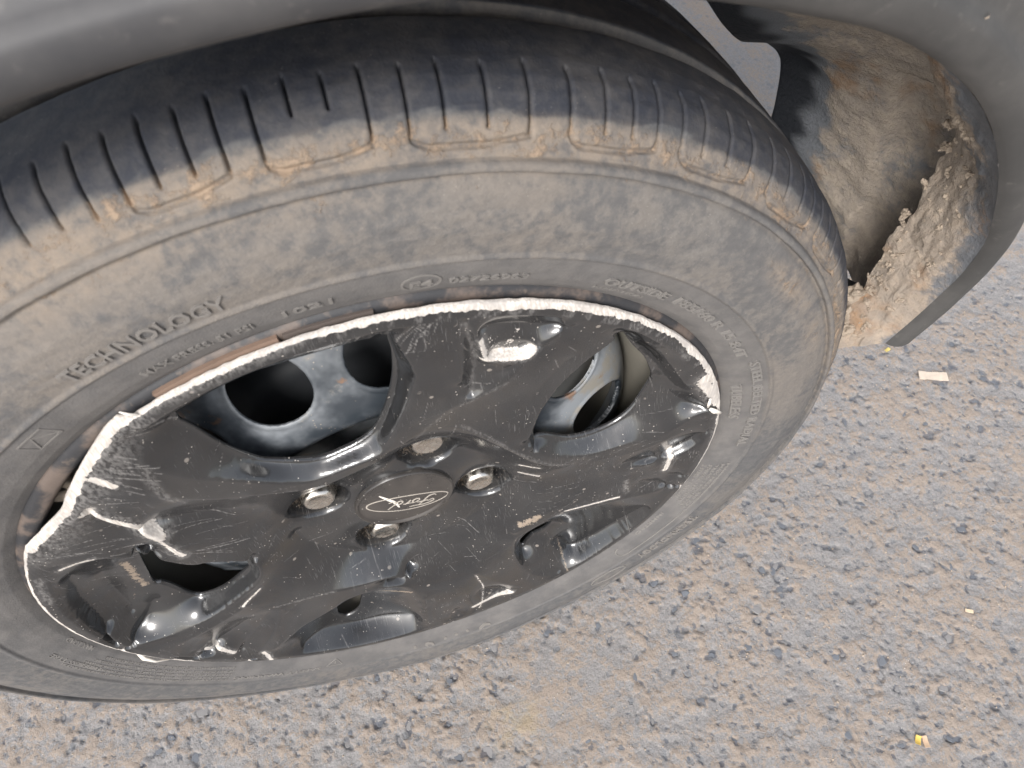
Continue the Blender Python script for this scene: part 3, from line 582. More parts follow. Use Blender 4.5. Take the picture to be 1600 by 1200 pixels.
# ---------------- wheel cover: a moulded sheet interpolated between its ridges, lips and hole edges
T=json.loads('{"H":{"o1":[[18.5,183.0,5],[23.9,154.4,4.5],[20.4,137.3,4],[10.9,117.2,4],[3.7,103.7,4],[-3.3,92.7,4],[-19.3,89.6,4],[-34.0,85.6,3.2],[-43.3,84.8,3.2],[-55.4,92.5,3.5],[-65.6,102.2,4],[-78.0,112.6,4.5],[-87.1,120.8,5],[-97.8,135.8,5.5],[-101.8,152.1,6],[-104.2,169.2,6.5]],"o1rim":[[15.9,187.8,5],[1.4,189.6,5],[-25.8,189.2,5],[-39.0,188.5,5],[-54.9,184.3,5],[-77.7,175.8,5.5],[-88.5,172.0,6]],"o2":[[79.7,51.0,3.5],[87.1,38.0,4],[97.0,29.6,4],[117.1,20.1,4],[140.5,22.2,5],[159.2,18.1,5],[175.2,27.7,6],[188.0,37.1,6.5],[198.1,41.6,7]],"o2left":[[77.8,59.7,3.5],[82.6,75.2,3.5],[87.1,89.9,3.5],[93.5,102.7,3.5],[98.1,111.0,4],[107.5,121.8,4],[116.5,130.7,4.5],[125.1,137.3,5]],"v2":[[159.5,68.6,-9],[170.4,52.3,-6],[183.1,40.9,-2],[194.8,39.5,4]],"rim2":[[118.0,159.8,8],[134.5,148.4,8],[145.6,135.8,8],[159.9,120.8,8],[168.7,105.9,8],[177.3,90.3,8],[181.7,77.2,8],[189.5,56.2,8]],"rim2in":[[123.9,147.8,5.5],[135.7,136.3,4.5],[151.0,115.1,4],[163.9,91.1,4],[174.7,71.0,5]],"bowl2":[[135.4,127.9,-1],[150.1,106.2,-4],[162.3,79.4,-6],[172.4,60.6,-4]],"s1a":[[48.7,189.6,7],[52.3,163.4,2.0],[52.8,149.2,1.0],[50.3,135.9,1.5],[48.5,126.3,3]],"s1a2":[[42.5,192.1,8],[44.7,172.3,7.5],[45.1,156.6,7],[43.9,139.8,6]],"s1b":[[52.3,187.4,7.5],[54.6,170.4,7.5],[56.2,154.2,7.5]],"s1lip":[[56.2,154.2,7.5],[61.8,152.7,7.5],[66.4,151.1,7.5],[75.8,148.3,7.5],[81.6,151.9,7.5],[91.7,159.0,7.5],[100.8,166.5,8]],"s1floor":[[59.7,154.3,1],[71.6,150.5,1],[84.3,152.2,1.5]],"s1floor2":[[55.6,173.3,1.5],[60.2,174.2,1.5],[72.1,170.6,1.5],[87.5,163.7,1.5],[98.0,161.6,3]],"s1crease":[[81.6,149.8,7.5],[69.1,138.0,7.5],[63.9,130.4,7.5],[47.6,125.1,7],[35.6,120.8,6],[24.2,109.2,3.5]],"s1low":[[56.5,143.0,4],[63.6,139.2,4.5],[69.9,142.0,5.5]],"s1r":[[100.4,131.7,3.5],[87.1,114.3,3],[76.5,93.9,2.5]],"hub":[[-2.8,90.9,3.5],[5.7,93.4,3],[18.9,100.7,2.5],[29.2,100.9,2.5],[41.3,92.9,2.5],[53.6,74.9,3],[72.0,47.8,4],[86.9,26.6,4.5],[104.1,16.0,4]],"hubin":[[46.4,67.6,-6],[57.3,44.1,-9],[70.6,14.6,-10],[82.8,-11.8,-9]],"d1":[[-70.0,87.8,3.5],[-58.2,82.1,3],[-47.6,77.1,2.5],[-37.4,76.6,2.5],[-30.7,76.8,2.5],[-6.3,83.1,2]],"s2valley":[[142.1,-7.3,2.5],[166.0,-14.7,0.3],[188.1,-7.2,0.3],[199.0,11.4,4]],"s2crest":[[125.7,10.7,4.5],[152.1,7.9,5],[176.9,17.1,6],[193.9,30.1,7]],"s2lip":[[148.0,-14.6,4.5],[166.3,-14.8,6],[184.2,-12.0,6.5],[195.6,-1.9,7]],"s2low":[[128.8,-6.4,4],[147.4,-24.5,4],[176.3,-42.8,4],[192.7,-50.2,4]],"s2pock":[[159.3,-45.8,2.5],[181.3,-61.0,2],[192.8,-66.5,3]],"o3":[[189.2,-52.4,7],[176.9,-62.0,6.5],[160.1,-63.3,5.5],[140.3,-60.5,5],[128.0,-59.6,5],[111.1,-56.3,4.5],[97.6,-51.1,4.5],[83.6,-64.2,4],[69.1,-72.9,4],[64.0,-81.0,4],[64.5,-108.1,4.5],[72.3,-144.0,5],[82.1,-161.9,6],[97.4,-172.8,7]],"o3in":[[159.7,-56.6,4.5],[127.9,-53.0,4],[97.6,-43.6,4],[80.5,-56.2,3.5],[64.6,-67.1,3.5]],"o3w":[[87.9,-127.5,-6],[95.1,-150.4,0],[103.1,-170.9,5]],"o3bowl":[[102.6,-133.5,-11],[114.5,-154.4,-9],[132.1,-140.8,-6],[151.8,-121.3,-4],[171.0,-95.5,1]],"o4":[[-124.8,-134.4,7],[-112.0,-123.3,6],[-101.3,-113.8,5],[-85.5,-105.5,4.5],[-70.6,-98.1,4],[-60.3,-89.4,4],[-47.1,-88.0,4],[-33.8,-89.3,4],[-18.1,-99.8,4.5],[-12.6,-125.4,5],[-13.6,-159.3,5.5],[-19.1,-197.9,7]],"o4b":[[-115.6,-59.6,4],[-103.8,-63.2,4],[-80.1,-65.9,4],[-64.0,-69.1,4],[-48.0,-72.0,4],[-27.2,-75.2,4],[-12.5,-91.1,4.5]],"o4f":[[-108.7,-160.7,-1],[-90.4,-164.0,-9],[-67.5,-181.0,-11],[-46.5,-182.3,-10],[-23.2,-182.0,-5]],"o4wall":[[-9.0,-131.9,5.5],[-16.6,-204.4,7]],"o5t":[[-174.7,82.0,6.5],[-165.8,78.6,6],[-156.3,73.9,5.5],[-144.3,62.5,5],[-134.4,48.2,4.5],[-124.7,32.6,4],[-114.8,28.3,4],[-105.5,21.4,4],[-97.4,14.0,3.8]],"o5b":[[-95.0,6.9,3.5],[-95.0,-1.7,4],[-98.3,-12.3,4.5],[-105.4,-19.7,5],[-118.3,-28.6,5],[-129.6,-36.8,5],[-144.9,-46.8,5],[-159.2,-54.1,5.5],[-173.7,-52.3,6],[-192.8,-44.1,7.5]],"o5bowl":[[-178.2,56.0,-1],[-188.1,25.4,-4],[-194.2,-10.3,-4],[-197.2,-37.9,-1]],"o5bowl2":[[-169.9,37.9,-7],[-178.8,2.4,-11],[-182.6,-27.8,-10]],"o5c":[[-167.2,-27.2,-12],[-179.2,-41.1,-8],[-189.8,-46.3,-1],[-198.5,-47.3,6]],"s4v":[[-124.5,-72.3,2],[-148.7,-96.0,-2],[-166.2,-103.7,-2],[-179.7,-89.3,3]],"s4c":[[-116.5,-41.4,6.5],[-144.8,-57.6,7],[-169.4,-67.5,7]],"s4lip":[[-169.2,-89.6,5.5],[-162.6,-94.1,6],[-155.3,-106.4,6],[-148.4,-118.2,6.5]],"s4p":[[-110.7,-69.0,3.5],[-127.7,-99.6,1.5],[-144.8,-121.7,1.5]],"s4p2":[[-166.5,-119.7,3.5],[-156.0,-136.6,3.5],[-140.6,-141.0,2.5]],"s4r":[[-100.2,-65.2,5],[-114.8,-100.4,5.5],[-131.9,-129.6,6],[-133.1,-146.4,6.5]],"s3l":[[24.7,-123.3,4],[25.5,-149.8,6.5],[25.3,-182.5,7.5]],"s3lip":[[25.8,-183.0,7.5],[36.8,-175.4,7.5],[47.3,-172.6,7.5],[65.3,-179.9,7.5]],"s3f":[[34.9,-157.8,3],[44.4,-161.9,3],[57.1,-175.7,4]],"s3c":[[32.7,-116.3,4.5],[42.5,-135.2,5.5],[51.5,-150.9,6],[65.7,-170.5,7]],"s3r":[[12.6,-179.0,5],[3.7,-209.5,6.5]],"s5scr":[[-141.0,121.5,7],[-137.9,114.0,7],[-135.0,107.4,7],[-129.2,95.2,7],[-126.3,83.6,6.5],[-123.6,72.6,6],[-120.0,50.9,5]],"s5v":[[-139.6,121.4,2.0],[-137.6,106.7,-0.5],[-132.1,94.2,-2],[-120.3,82.7,-3],[-106.3,76.2,-4],[-91.5,70.2,-5]],"s5u":[[-116.0,146.0,7.5],[-112.1,129.4,7],[-100.7,109.7,5.5],[-85.0,91.5,2.5]],"s5m":[[-100.1,46.5,0],[-80.1,26.8,-6]],"chord":[[-172.7,106.5,6],[-162.5,114.3,6],[-147.8,126.3,6],[-141.2,135.6,6],[-133.7,145.0,6],[-125.5,155.2,6],[-119.1,162.5,6],[-105.4,177.1,6],[-97.4,183.0,6]],"chordin":[[-167.4,104.2,7.5],[-147.0,118.1,7.5],[-140.1,126.9,7.5],[-134.6,134.1,7.5],[-119.8,152.6,7.5],[-107.2,167.2,7.5],[-100.0,172.8,7.5]],"b1":[[-29.2,-86.8,-13],[-10.4,-87.2,-12]]},"O":{"1":[[18.0,161.8,-8],[15.8,144.6,-8],[10.2,124.1,-8],[-0.1,102.9,-7],[-9.7,95.4,-5.5],[-22.2,91.7,-5],[-34.3,89.7,-5],[-45.6,94.4,-5],[-55.0,98.3,-6],[-63.7,103.9,-7],[-73.9,120.9,-8],[-80.9,143.4,-8],[-84.3,155.5,-8],[-76.5,173.9,-9],[-53.7,182.7,-9],[-38.1,186.7,-9],[-25.2,187.3,-9],[1.4,187.6,-9],[15.5,185.8,-9]],"2":[[82.1,45.2,-5],[90.1,44.5,-5],[105.6,32.6,-5],[121.9,28.9,-5.5],[137.8,31.9,-6.5],[149.1,40.4,-8],[155.8,52.3,-10],[160.1,66.9,-10],[156.6,81.3,-8],[150.0,98.7,-7],[139.4,118.4,-4],[128.7,137.0,-9],[117.2,128.8,-9],[108.4,120.0,-9],[99.3,109.4,-9],[94.8,101.2,-9],[88.7,88.7,-9],[84.4,74.3,-9]],"3":[[71.1,-113.3,-10],[73.8,-131.2,-10],[83.6,-118.6,-12],[93,-110,-10],[99,-101,-10],[98,-92,-9],[91,-88,-9],[82,-95,-9],[72,-104,-9]],"4":[[-76.5,-136.4,-11],[-79.0,-154.9,-12],[-77.0,-162.1,-12],[-73.9,-167.0,-12],[-65.4,-163.9,-12],[-59.2,-153.7,-12],[-53.4,-131.1,-11],[-48,-112,-9],[-62,-110,-9]],"5":[[-103.1,-14.1,-6],[-113.4,-23.8,-6.5],[-124.9,-32.9,-7],[-137.4,-40.8,-9],[-145.7,-42.5,-11],[-150.7,-35.4,-12],[-153.7,-20.2,-12],[-156.9,-8.7,-11.5],[-159.8,-2.4,-11],[-144.2,60.0,-9],[-134.6,45.7,-9],[-125.4,30.2,-9],[-116.0,26.1,-9],[-107.1,19.5,-9],[-99.2,10.5,-9]]},"chord":[[-172.7,106.5,6],[-162.5,114.3,6],[-147.8,126.3,6],[-141.2,135.6,6],[-133.7,145.0,6],[-125.5,155.2,6],[-119.1,162.5,6],[-105.4,177.1,6],[-97.4,183.0,6]],"S":{"pocket":[[[56.3,154.7,7.5],[61.8,153.2,7.5],[66.4,151.6,7.5],[75.8,148.8,7.5],[81.6,151.4,7.5]],2.0,1.0],"pocket2":[[[56.1,169.0,7],[57.3,153.6,7]],1.6,0.8],"s5a":[[[-140.3,118.8,7],[-137.9,114.0,7],[-135.0,107.4,7],[-129.2,95.2,7],[-125.9,84.5,7],[-123.7,75.9,7]],3.6,1.0],"s5b":[[[-124.8,61.3,5],[-124.2,53.4,5],[-122.7,47.4,5]],2.4,0.8],"s5c":[[[-124.5,71.9,5],[-124.8,61.3,5]],1.6,0.75],"s5d":[[[-173.8,74.6,5],[-165.7,75.0,5],[-158.1,74.2,5]],1.6,0.7],"chip":[[[-123.4,147.8,6],[-120.7,141.7,6],[-119.1,137.4,6]],2.4,0.9],"chipr":[[[182.9,80.5,7.5],[183.0,73.8,7.5],[190.2,62.1,7.5],[197.5,47.0,7.5]],4.0,1.0],"s2":[[[177.4,-8.8,6],[176.0,-20.7,6],[175.5,-33.7,6]],2.2,0.85],"s2b":[[[204.0,32.5,6],[205.8,9.3,6],[206.5,-5.5,6]],2.6,1.0],"o3e":[[[103.0,-52.4,5.2],[117.9,-54.3,5.2],[132.5,-55.8,5.2],[143.8,-57.2,5.2]],1.0,0.9],"s3":[[[25.9,-181.4,7.5],[36.8,-175.4,7.5],[47.3,-172.6,7.5],[58.7,-177.0,7.5]],2.0,1.0],"s3k":[[[32.8,-120.6,5],[36.7,-146.2,5],[34.7,-167.7,5],[30.0,-188.0,5]],0.8,0.6],"s4a":[[[-161.2,-93.9,6.5],[-154.9,-105.0,6.5],[-148.7,-117.8,6.5]],1.5,0.9],"s4b":[[[-133.5,-134.7,7],[-132.5,-147.3,7],[-133.6,-159.4,7]],1.8,0.8],"s4c":[[[-103.4,-29.0,5],[-118.1,-40.4,5]],1.2,0.75],"s5n":[[[-185.1,73.9,7],[-190.3,59.0,7],[-193.2,45.9,7]],1.6,0.45],"emb":[[[-11.1,17.9,-12],[-7.3,4.2,-12],[-3.9,-8.9,-12]],1.3,1.0],"mark1":[[[74.1,19.9,3],[85.4,12.8,3]],1.8,0.7],"mark2":[[[74.6,-1.2,3],[86.2,-5.1,3]],1.4,0.7],"drop":[[[147.5,-35.3,4],[149.2,-52.7,4]],1.5,0.5],"edge":[[[-119.7,-66.3,3.2],[-144.7,-82.7,3.2],[-166.0,-93.5,3.2]],1.2,0.35],"r1":[[[-103.8,-63.2,4],[-80.1,-65.9,4],[-64.0,-69.1,4]],0.7,0.35],"r2":[[[11.6,88.2,4],[35.8,117.6,4],[48.3,123.2,4],[70.1,132.7,4]],1.0,0.28],"r3":[[[41.3,96.7,4],[56.9,72.6,4],[79.0,38.0,4],[102.0,13.9,4]],1.2,0.3],"r4":[[[49.9,184.2,4],[52.1,164.5,4],[51.9,149.4,4],[48.6,127.7,4]],1.2,0.3],"x5":[[[-104.0,141.3,4],[-105.8,119.4,4],[-102.3,101.1,4]],1.8,0.35],"rimL":[[[-95.9,183.8,7],[-66.7,194.4,7],[-45.9,199.8,7],[-19.5,205.7,7]],3.2,1.0]},"D":{"d3":[[[70.8,-59.2,4],[77.9,-56.6,4],[83.6,-51.9,4]],4,1.0],"d4":[[[-40.3,-104.5,2],[-31.2,-107.4,2],[-17.7,-114.3,2]],3.2,1.0],"d5":[[[-159.1,36.3,-6],[-161.0,22.3,-6],[-163.5,8.0,-6],[-163.5,-3.6,-6]],3.5,1.0],"d5b":[[[-165.2,6.7,-5],[-176.8,-18.4,-5]],1.2,0.6],"d3b":[[[104.1,-138.3,0],[107.1,-169.3,0]],1.8,0.8]}}')
st=.8; N=int(420/st)//2*2+1; ax=(np.arange(N)-N//2)*st
GX,GZ=np.meshgrid(ax,ax,indexing='ij'); GR=np.hypot(GX,GZ); GA=np.degrees(np.arctan2(GZ,GX))
ch=smoothline(T['chord'],3)
# outline of the cover (mm): full circle except the broken chord on the left
t0=math.degrees(math.atan2(ch[0][1],ch[0][0]))%360; t1=math.degrees(math.atan2(ch[-1][1],ch[-1][0]))%360   # t0 > t1
circ_a=np.arange(t0+.5,t1+360-.5,1.0)
rO=204.8-.8*np.clip(np.sin(np.radians(circ_a-20)),0,1)
rO=rO+.35*np.sin(circ_a*.9)*0+.5*(np.random.default_rng(3).random(len(circ_a))-.5)*(np.sin(np.radians(circ_a))>.2)
outl=np.vstack([ch[::-1][:, :2][::-1][::-1][:0],np.stack([rO*np.cos(np.radians(circ_a)),rO*np.sin(np.radians(circ_a))],-1),ch[::-1][:,:2]])
ph_=GX*0-14.; fixed=np.zeros(GX.shape,bool); acc=np.zeros(GX.shape);cnt=np.zeros(GX.shape)
def stamp(P):
    P=np.asarray(P,float)
    for a_,b_ in zip(P[:-1],P[1:]):
        k=max(2,int(np.hypot(*(b_-a_)[:2])/(st*.5)))
        for t in np.linspace(0,1,k):
            q=a_+(b_-a_)*t; i=int(round(q[0]/st))+N//2;j=int(round(q[1]/st))+N//2
            if 0<=i<N and 0<=j<N: acc[i,j]+=q[2];cnt[i,j]+=1
for k,P in T['H'].items():
    if k=='hubin': continue
    stamp(smoothline(P,4) if len(P)>2 else P)
holes={k:smoothline(np.vstack([np.array(P),np.array(P[:1])]),3) for k,P in T['O'].items()}
for k,P in holes.items(): stamp(P)
holefill=np.zeros(GX.shape,bool)
for k,P in holes.items(): holefill|=inpoly(GX,GZ,P)
# rim
def ringpts(r,h,a0,a1): 
    a_=np.radians(np.arange(a0,a1,.12)); return np.stack([r*np.cos(a_),r*np.sin(a_),a_*0+h],-1)
A0,A1=t0+.5-360,t1-.5
stamp(ringpts(197,8.0,A0,A1)) ; stamp(ringpts(202,7.9,A0,A1)); stamp(ringpts(205.3,6.2,A0,A1)); stamp(ringpts(208,5,0,360))
# hub
stamp(ringpts(26,-15.2,0,360)); stamp(ringpts(33.5,-16.2,0,360)); stamp(ringpts(10,-15,0,360))
for a0,a1 in ((95,370),): pass
for a0,a1 in ((180,345),): stamp(ringpts(70,-15.5,a0,a1))

NUTS=[(51.5,64.5),(54.5,-17.),(52,-114.5),(54.5,155.5)]
nc=[(r*math.cos(R_(a_)),r*math.sin(R_(a_))) for r,a_ in NUTS]
for cx,cz in nc:
    a_=np.radians(np.arange(0,360,2)); stamp(np.stack([cx+15.6*np.cos(a_),cz+15.6*np.sin(a_),a_*0-30],-1)); rp=np.hypot(cx+18.4*np.cos(a_),cz+18.4*np.sin(a_)); stamp(np.stack([cx+18.4*np.cos(a_),cz+18.4*np.sin(a_),-18.2+np.clip(rp-55,0,20)*.26],-1))
fixed=cnt>0; Hh=np.where(fixed,acc/np.maximum(cnt,1),0.)
for cx,cz in nc:
    m_=np.hypot(GX-cx,GZ-cz)<15.2; Hh[m_]=-31; fixed|=m_
# multigrid-ish relaxation
def relax(H,fx,it,w=1.85):
    par=(np.add.outer(np.arange(H.shape[0]),np.arange(H.shape[1]))%2)
    m0=(par==0)&~fx; m1=(par==1)&~fx
    for m in (m0,m1): m[0,:]=m[-1,:]=m[:,0]=m[:,-1]=False
    for _ in range(it):
        for m in (m0,m1):
            s_=np.zeros_like(H); s_[1:-1,1:-1]=.25*(H[2:,1:-1]+H[:-2,1:-1]+H[1:-1,2:]+H[1:-1,:-2])
            H[m]+=w*(s_[m]-H[m])
    return H
def coarse(H,fx,f):
    n=(H.shape[0]+f-1)//f; S=np.zeros((n,n));K=np.zeros((n,n)); ii=np.nonzero(fx)
    np.add.at(S,(ii[0]//f,ii[1]//f),H[ii]); np.add.at(K,(ii[0]//f,ii[1]//f),1); return np.where(K>0,S/np.maximum(K,1),0),K>0
lev=None
for f_ in (8,4,2,1):
    hc,fc=coarse(Hh,fixed,f_) if f_>1 else (Hh.copy(),fixed)
    if lev is not None:
        up=np.repeat(np.repeat(lev,2,0),2,1)[:hc.shape[0],:hc.shape[1]]
        if up.shape!=hc.shape: up=np.pad(up,((0,hc.shape[0]-up.shape[0]),(0,hc.shape[1]-up.shape[1])),'edge')
        hc=np.where(fc,hc,up)
    else: hc=np.where(fc,hc,0)
    lev=relax(hc,fc,120 if f_>1 else 160,1.8 if f_>1 else 1.6)
H=lev
def blur(H,k):
    for _ in range(k):
        P=np.pad(H,1,'edge'); H=(P[2:,1:-1]+P[:-2,1:-1]+P[1:-1,2:]+P[1:-1,:-2]+4*P[1:-1,1:-1])/8
    return H
H=blur(H,4)
H+= (fbm(GX+500,GZ+500,60,31,2)-.5)*.5
inside=inpoly(GX,GZ,outl); ins_all=inside.copy()
cuts=[P for P in holes.values()]+[np.stack([cx+15.6*np.cos(np.radians(np.arange(0,360,6))),cz+15.6*np.sin(np.radians(np.arange(0,360,6)))],-1) for cx,cz in nc]
INS=1.3
cutin=np.zeros(GX.shape,bool)
for P in cuts:
    m_=inpoly(GX,GZ,P); ii=np.nonzero(m_); d,_,_=polydist(GX[ii],GZ[ii],P,True); cutin[ii[0][d>INS],ii[1][d>INS]]=True
good=inside&~cutin
idx_=np.arange(N*N).reshape(N,N)
F=grid_faces(N,N); gq=good.reshape(-1)[F]; F=F[gq.any(1)]
used=np.unique(F); bad=used[~good.reshape(-1)[used]]
vx=GX.reshape(-1).copy();vz=GZ.reshape(-1).copy(); vh=H.reshape(-1).copy()
bx,bz=vx[bad],vz[bad]; bd=np.full(len(bad),1e9);nx_=bx.copy();nz_=bz.copy()
for P,cl in [(outl,True)]+[(P,True) for P in cuts]:
    d,qx,qz=polydist(bx,bz,P,cl); inn=inpoly(bx,bz,P) if P is not outl else np.zeros(len(bx),bool)
    k2=INS/np.maximum(d,1e-6); tx=np.where(inn,qx+(bx-qx)*k2,qx); tz=np.where(inn,qz+(bz-qz)*k2,qz)
    dd=np.hypot(tx-bx,tz-bz); m=dd<bd; 
    if P is not outl: m=m&inn
    else: m=m&~inpoly(bx,bz,outl)
    bd=np.where(m,dd,bd); nx_=np.where(m,tx,nx_); nz_=np.where(m,tz,nz_)
vx[bad]=nx_;vz[bad]=nz_
def bil(x,z):
    fx=x/st+N//2;fz=z/st+N//2;i=np.clip(fx.astype(int),0,N-2);j=np.clip(fz.astype(int),0,N-2);u=fx-i;v=fz-j
    return (H[i,j]*(1-u)+H[i+1,j]*u)*(1-v)+(H[i,j+1]*(1-u)+H[i+1,j+1]*u)*v
vh[bad]=bil(nx_,nz_)
# attributes: where paint is scraped to white plastic, haze of fine scuffs, dried dirt
rs=np.random.default_rng(12); ux,uz=vx[used],vz[used]; ur=np.hypot(ux,uz);ua=np.degrees(np.arctan2(uz,ux))
scr=np.zeros(len(used)); haz=np.zeros(len(used)); dst=np.zeros(len(used))
for k,(P,wd,am) in T['S'].items():
    P=smoothline(P,4) if len(P)>2 else np.array(P)
    d,_,_=polydist(ux,uz,P); v_=np.clip(1.35-d/wd,0,1)*am
    if am>=.6: scr=np.maximum(scr,v_)
    haz=np.maximum(haz,np.clip(1.2-d/(wd*3.2),0,1)*min(1,am+.3)*(.8 if am>=.6 else .9))
for k,(P,wd,am) in T['D'].items():
    P=np.array(P); d,_,_=polydist(ux,uz,P); dst=np.maximum(dst,np.clip(1.3-d/wd,0,1)*am*.75)
for cx,cz in nc:
    dn_=np.hypot(ux-cx,uz-cz); dst=np.maximum(dst,np.clip((18.0-dn_)/1.5,0,1)*np.where(ux-cx<4,.5,.3))
wob=fbm(ua*2+900,ur*0+3,7,55,3)
topm=np.clip((ua-0)/8,0,1)*np.clip((125-ua)/10,0,1)
inner_r=201.9+2.6*(wob-.5)+1.2*(vnoise(ua+400,ua*0,.5,91)-.5)+1.2*(vnoise(ua+400,ua*0,3.7,92)-.5)+2.0*np.clip((ua-88)/12,0,1)-1.0*np.clip((80-ua)/10,0,1)*np.clip((ua-45)/10,0,1)
scr=np.maximum(scr,topm*np.clip((ur-inner_r)/1.2+.5,0,1)*(ur>190)*(.5+.75*np.clip(fbm(ua+700,ur*.1,4.5,97,3)*1.6-.25,0,1)))
haz=np.maximum(haz,topm*np.clip((ur-inner_r+9)/9,0,.6)*np.clip((fbm(ua*3+500,ur*.3,3,88,3)-.35)*4,0,1))
# broken chord strip
d,_,_=polydist(ux,uz,ch); near_ch=(ua>115)&(ua<175)
scr=np.maximum(scr,np.where((ua>116)|(ua<-175),np.clip((4.8+3.0*(wob-.5)+1.2*(vnoise(uz+400,ux*.2,1.4,95)-.5)-d)/1.5,0,1),0)*near_ch)
haz=np.maximum(haz,near_ch*np.clip(1-d/38,0,1)*.9)
# thin worn edge all round
scr=np.maximum(scr,np.clip((ur-202.7-1.6*(wob-.5))/.7,0,1)*1.25)
lower_l=(ua>-168)&(ua<-140); scr=np.maximum(scr,lower_l*np.clip((ur-201.6)/1.2,0,1))
# random individual scratches (lines on the sheet)
rs=np.random.default_rng(12)
def streak(cx,cz,ang,ln,wd,am):
    global scr,haz
    m=(np.abs(ux-cx)<ln+2)&(np.abs(uz-cz)<ln+2); ii=np.nonzero(m)[0]
    if not len(ii): return
    P=np.array([(cx-math.cos(ang)*ln/2,cz-math.sin(ang)*ln/2),(cx+math.cos(ang)*ln/2,cz+math.sin(ang)*ln/2)])
    d,_,_=polydist(ux[ii],uz[ii],P); haz[ii]=np.maximum(haz[ii],np.clip(1.2-d/wd,0,1)*am)
for k in range(320):
    r=rs.uniform(60,200);t=rs.uniform(0,6.28); streak(r*math.cos(t),r*math.sin(t),rs.uniform(-.3,2.2),rs.uniform(4,22),rs.uniform(.45,.75),rs.uniform(.35,.8))
for k in range(70):
    streak(rs.uniform(-175,-95),rs.uniform(20,110),rs.uniform(-.9,-.3),rs.uniform(8,40),.55,rs.uniform(.5,.9))
for k in range(60):
    streak(rs.uniform(90,180),rs.uniform(-60,20),rs.uniform(.0,.7),rs.uniform(6,30),.5,rs.uniform(.4,.85))
# fan of scuffs beside the pocket lip and the rim
pk=np.array(T['S']['pocket'][0])
for k in range(34):
    q=pk[0]+(pk[-1]-pk[0])*rs.uniform(-.05,1.0); an=rs.uniform(.9,1.35); ln=rs.uniform(5,15)
    cx,cz=q[0]+math.cos(an)*ln/2,q[1]+math.sin(an)*ln/2
    m=(np.abs(ux-cx)<ln)&(np.abs(uz-cz)<ln); ii=np.nonzero(m)[0]
    P=np.array([(q[0],q[1]),(q[0]+math.cos(an)*ln,q[1]+math.sin(an)*ln)]); d,_,_=polydist(ux[ii],uz[ii],P)
    scr[ii]=np.maximum(scr[ii],np.clip(1.1-d/.75,0,1)*rs.uniform(.3,.55))
for k in range(26):
    t=R_(rs.uniform(78,92)); r=196; q=(r*math.cos(t),r*math.sin(t)); an=-R_(rs.uniform(95,130)); ln=rs.uniform(8,24)
    streak(q[0]+math.cos(an)*ln/2,q[1]+math.sin(an)*ln/2,an,ln,.6,.85)
for k in range(26):
    q=ch[rs.integers(4,len(ch))]; an=R_(rs.uniform(-62,-30)); ln=rs.uniform(8,26); ox=9
    streak(q[0]+math.cos(an)*(ox+ln/2),q[1]+math.sin(an)*(ox+ln/2),an,ln,.7,.9)
mp=-np.ones(N*N,int); mp[used]=np.arange(len(used)); F2=mp[F]
V=np.stack([ux,-vh[used],uz],-1)/1000
# drop a skirt from every free edge so the sheet has thickness
E=np.sort(np.stack([F2,np.roll(F2,-1,1)],-1).reshape(-1,2),1); key=E[:,0].astype(np.int64)*len(used)+E[:,1]
uk,inv,ct=np.unique(key,return_inverse=True,return_counts=True); be_mask=ct[inv]==1
dirE=np.stack([F2,np.roll(F2,-1,1)],-1).reshape(-1,2)[be_mask]
bv=np.unique(dirE); nb=len(used); vm={int(b):nb+i for i,b in enumerate(bv)}
Vs=V[bv].copy(); outer_e=ur[bv]>199; Vs[:,1]+=np.where(outer_e,.0020,.0026)
V=np.vstack([V,Vs]); low=np.array([vm[int(b)] for b in dirE[:,0]]); low2=np.array([vm[int(b)] for b in dirE[:,1]])
Fs=np.stack([dirE[:,1],dirE[:,0],low,low2],-1)
ext=lambda a_: np.r_[a_,a_[bv]]
cover=mesh_obj('wheel_cover',V,np.vstack([F2,Fs])[:,::-1],M_COVER,parent=car,loc=WC,attrs={'scrape':ext(scr),'haze':ext(haz),'dust':ext(dst)})
cover['label']='scraped glossy black plastic wheel cover with a broken edge'
# emblem cap
def dome(name,R,h0,h1,mat,parent,n=72,k=14,attrs=None):
    P=[(h0-4,R),(h0,R),(h0+1.6,R-.3),(h0+2.3,R-.9),(h0+2.2,R-1.6),(h0+.9,R-2.3),(h0+.7,R-3)]
    for i in range(1,k+1):
        r=(R-3)*(1-i/k); P.append((h0+.7+(h1-h0-.7)*(1-(r/(R-3))**2),max(r,.01)))
    return lathe(name,P,mat,parent,n)
def m_cap():
    t=NT('cap_black'); n=t.noise(40,4,.6); sp=t.ramp(t.voro(300),.14,.07); sp=t.math('MULTIPLY',sp,t.ramp(t.noise(70,2),.5,.6))
    c=t.mix(t.ramp(n,.3,.8,.05,.25),(.03,.028,.027),(.20,.17,.145)); c=t.mix(sp,c,(.6,.56,.5))
    return t.out(c,t.ramp(n,.3,.7,.22,.4),spec=.6)
cap=dome('centre_cap',32,-15.5,-12.6,m_cap(),cover)
M_LINE=m_plain('worn_silver_print',(.42,.38,.33),.45)
def cap_y(x,z):
    r=math.hypot(x,z); return -(-14.8+2.2*(1-(r/29)**2))-.25
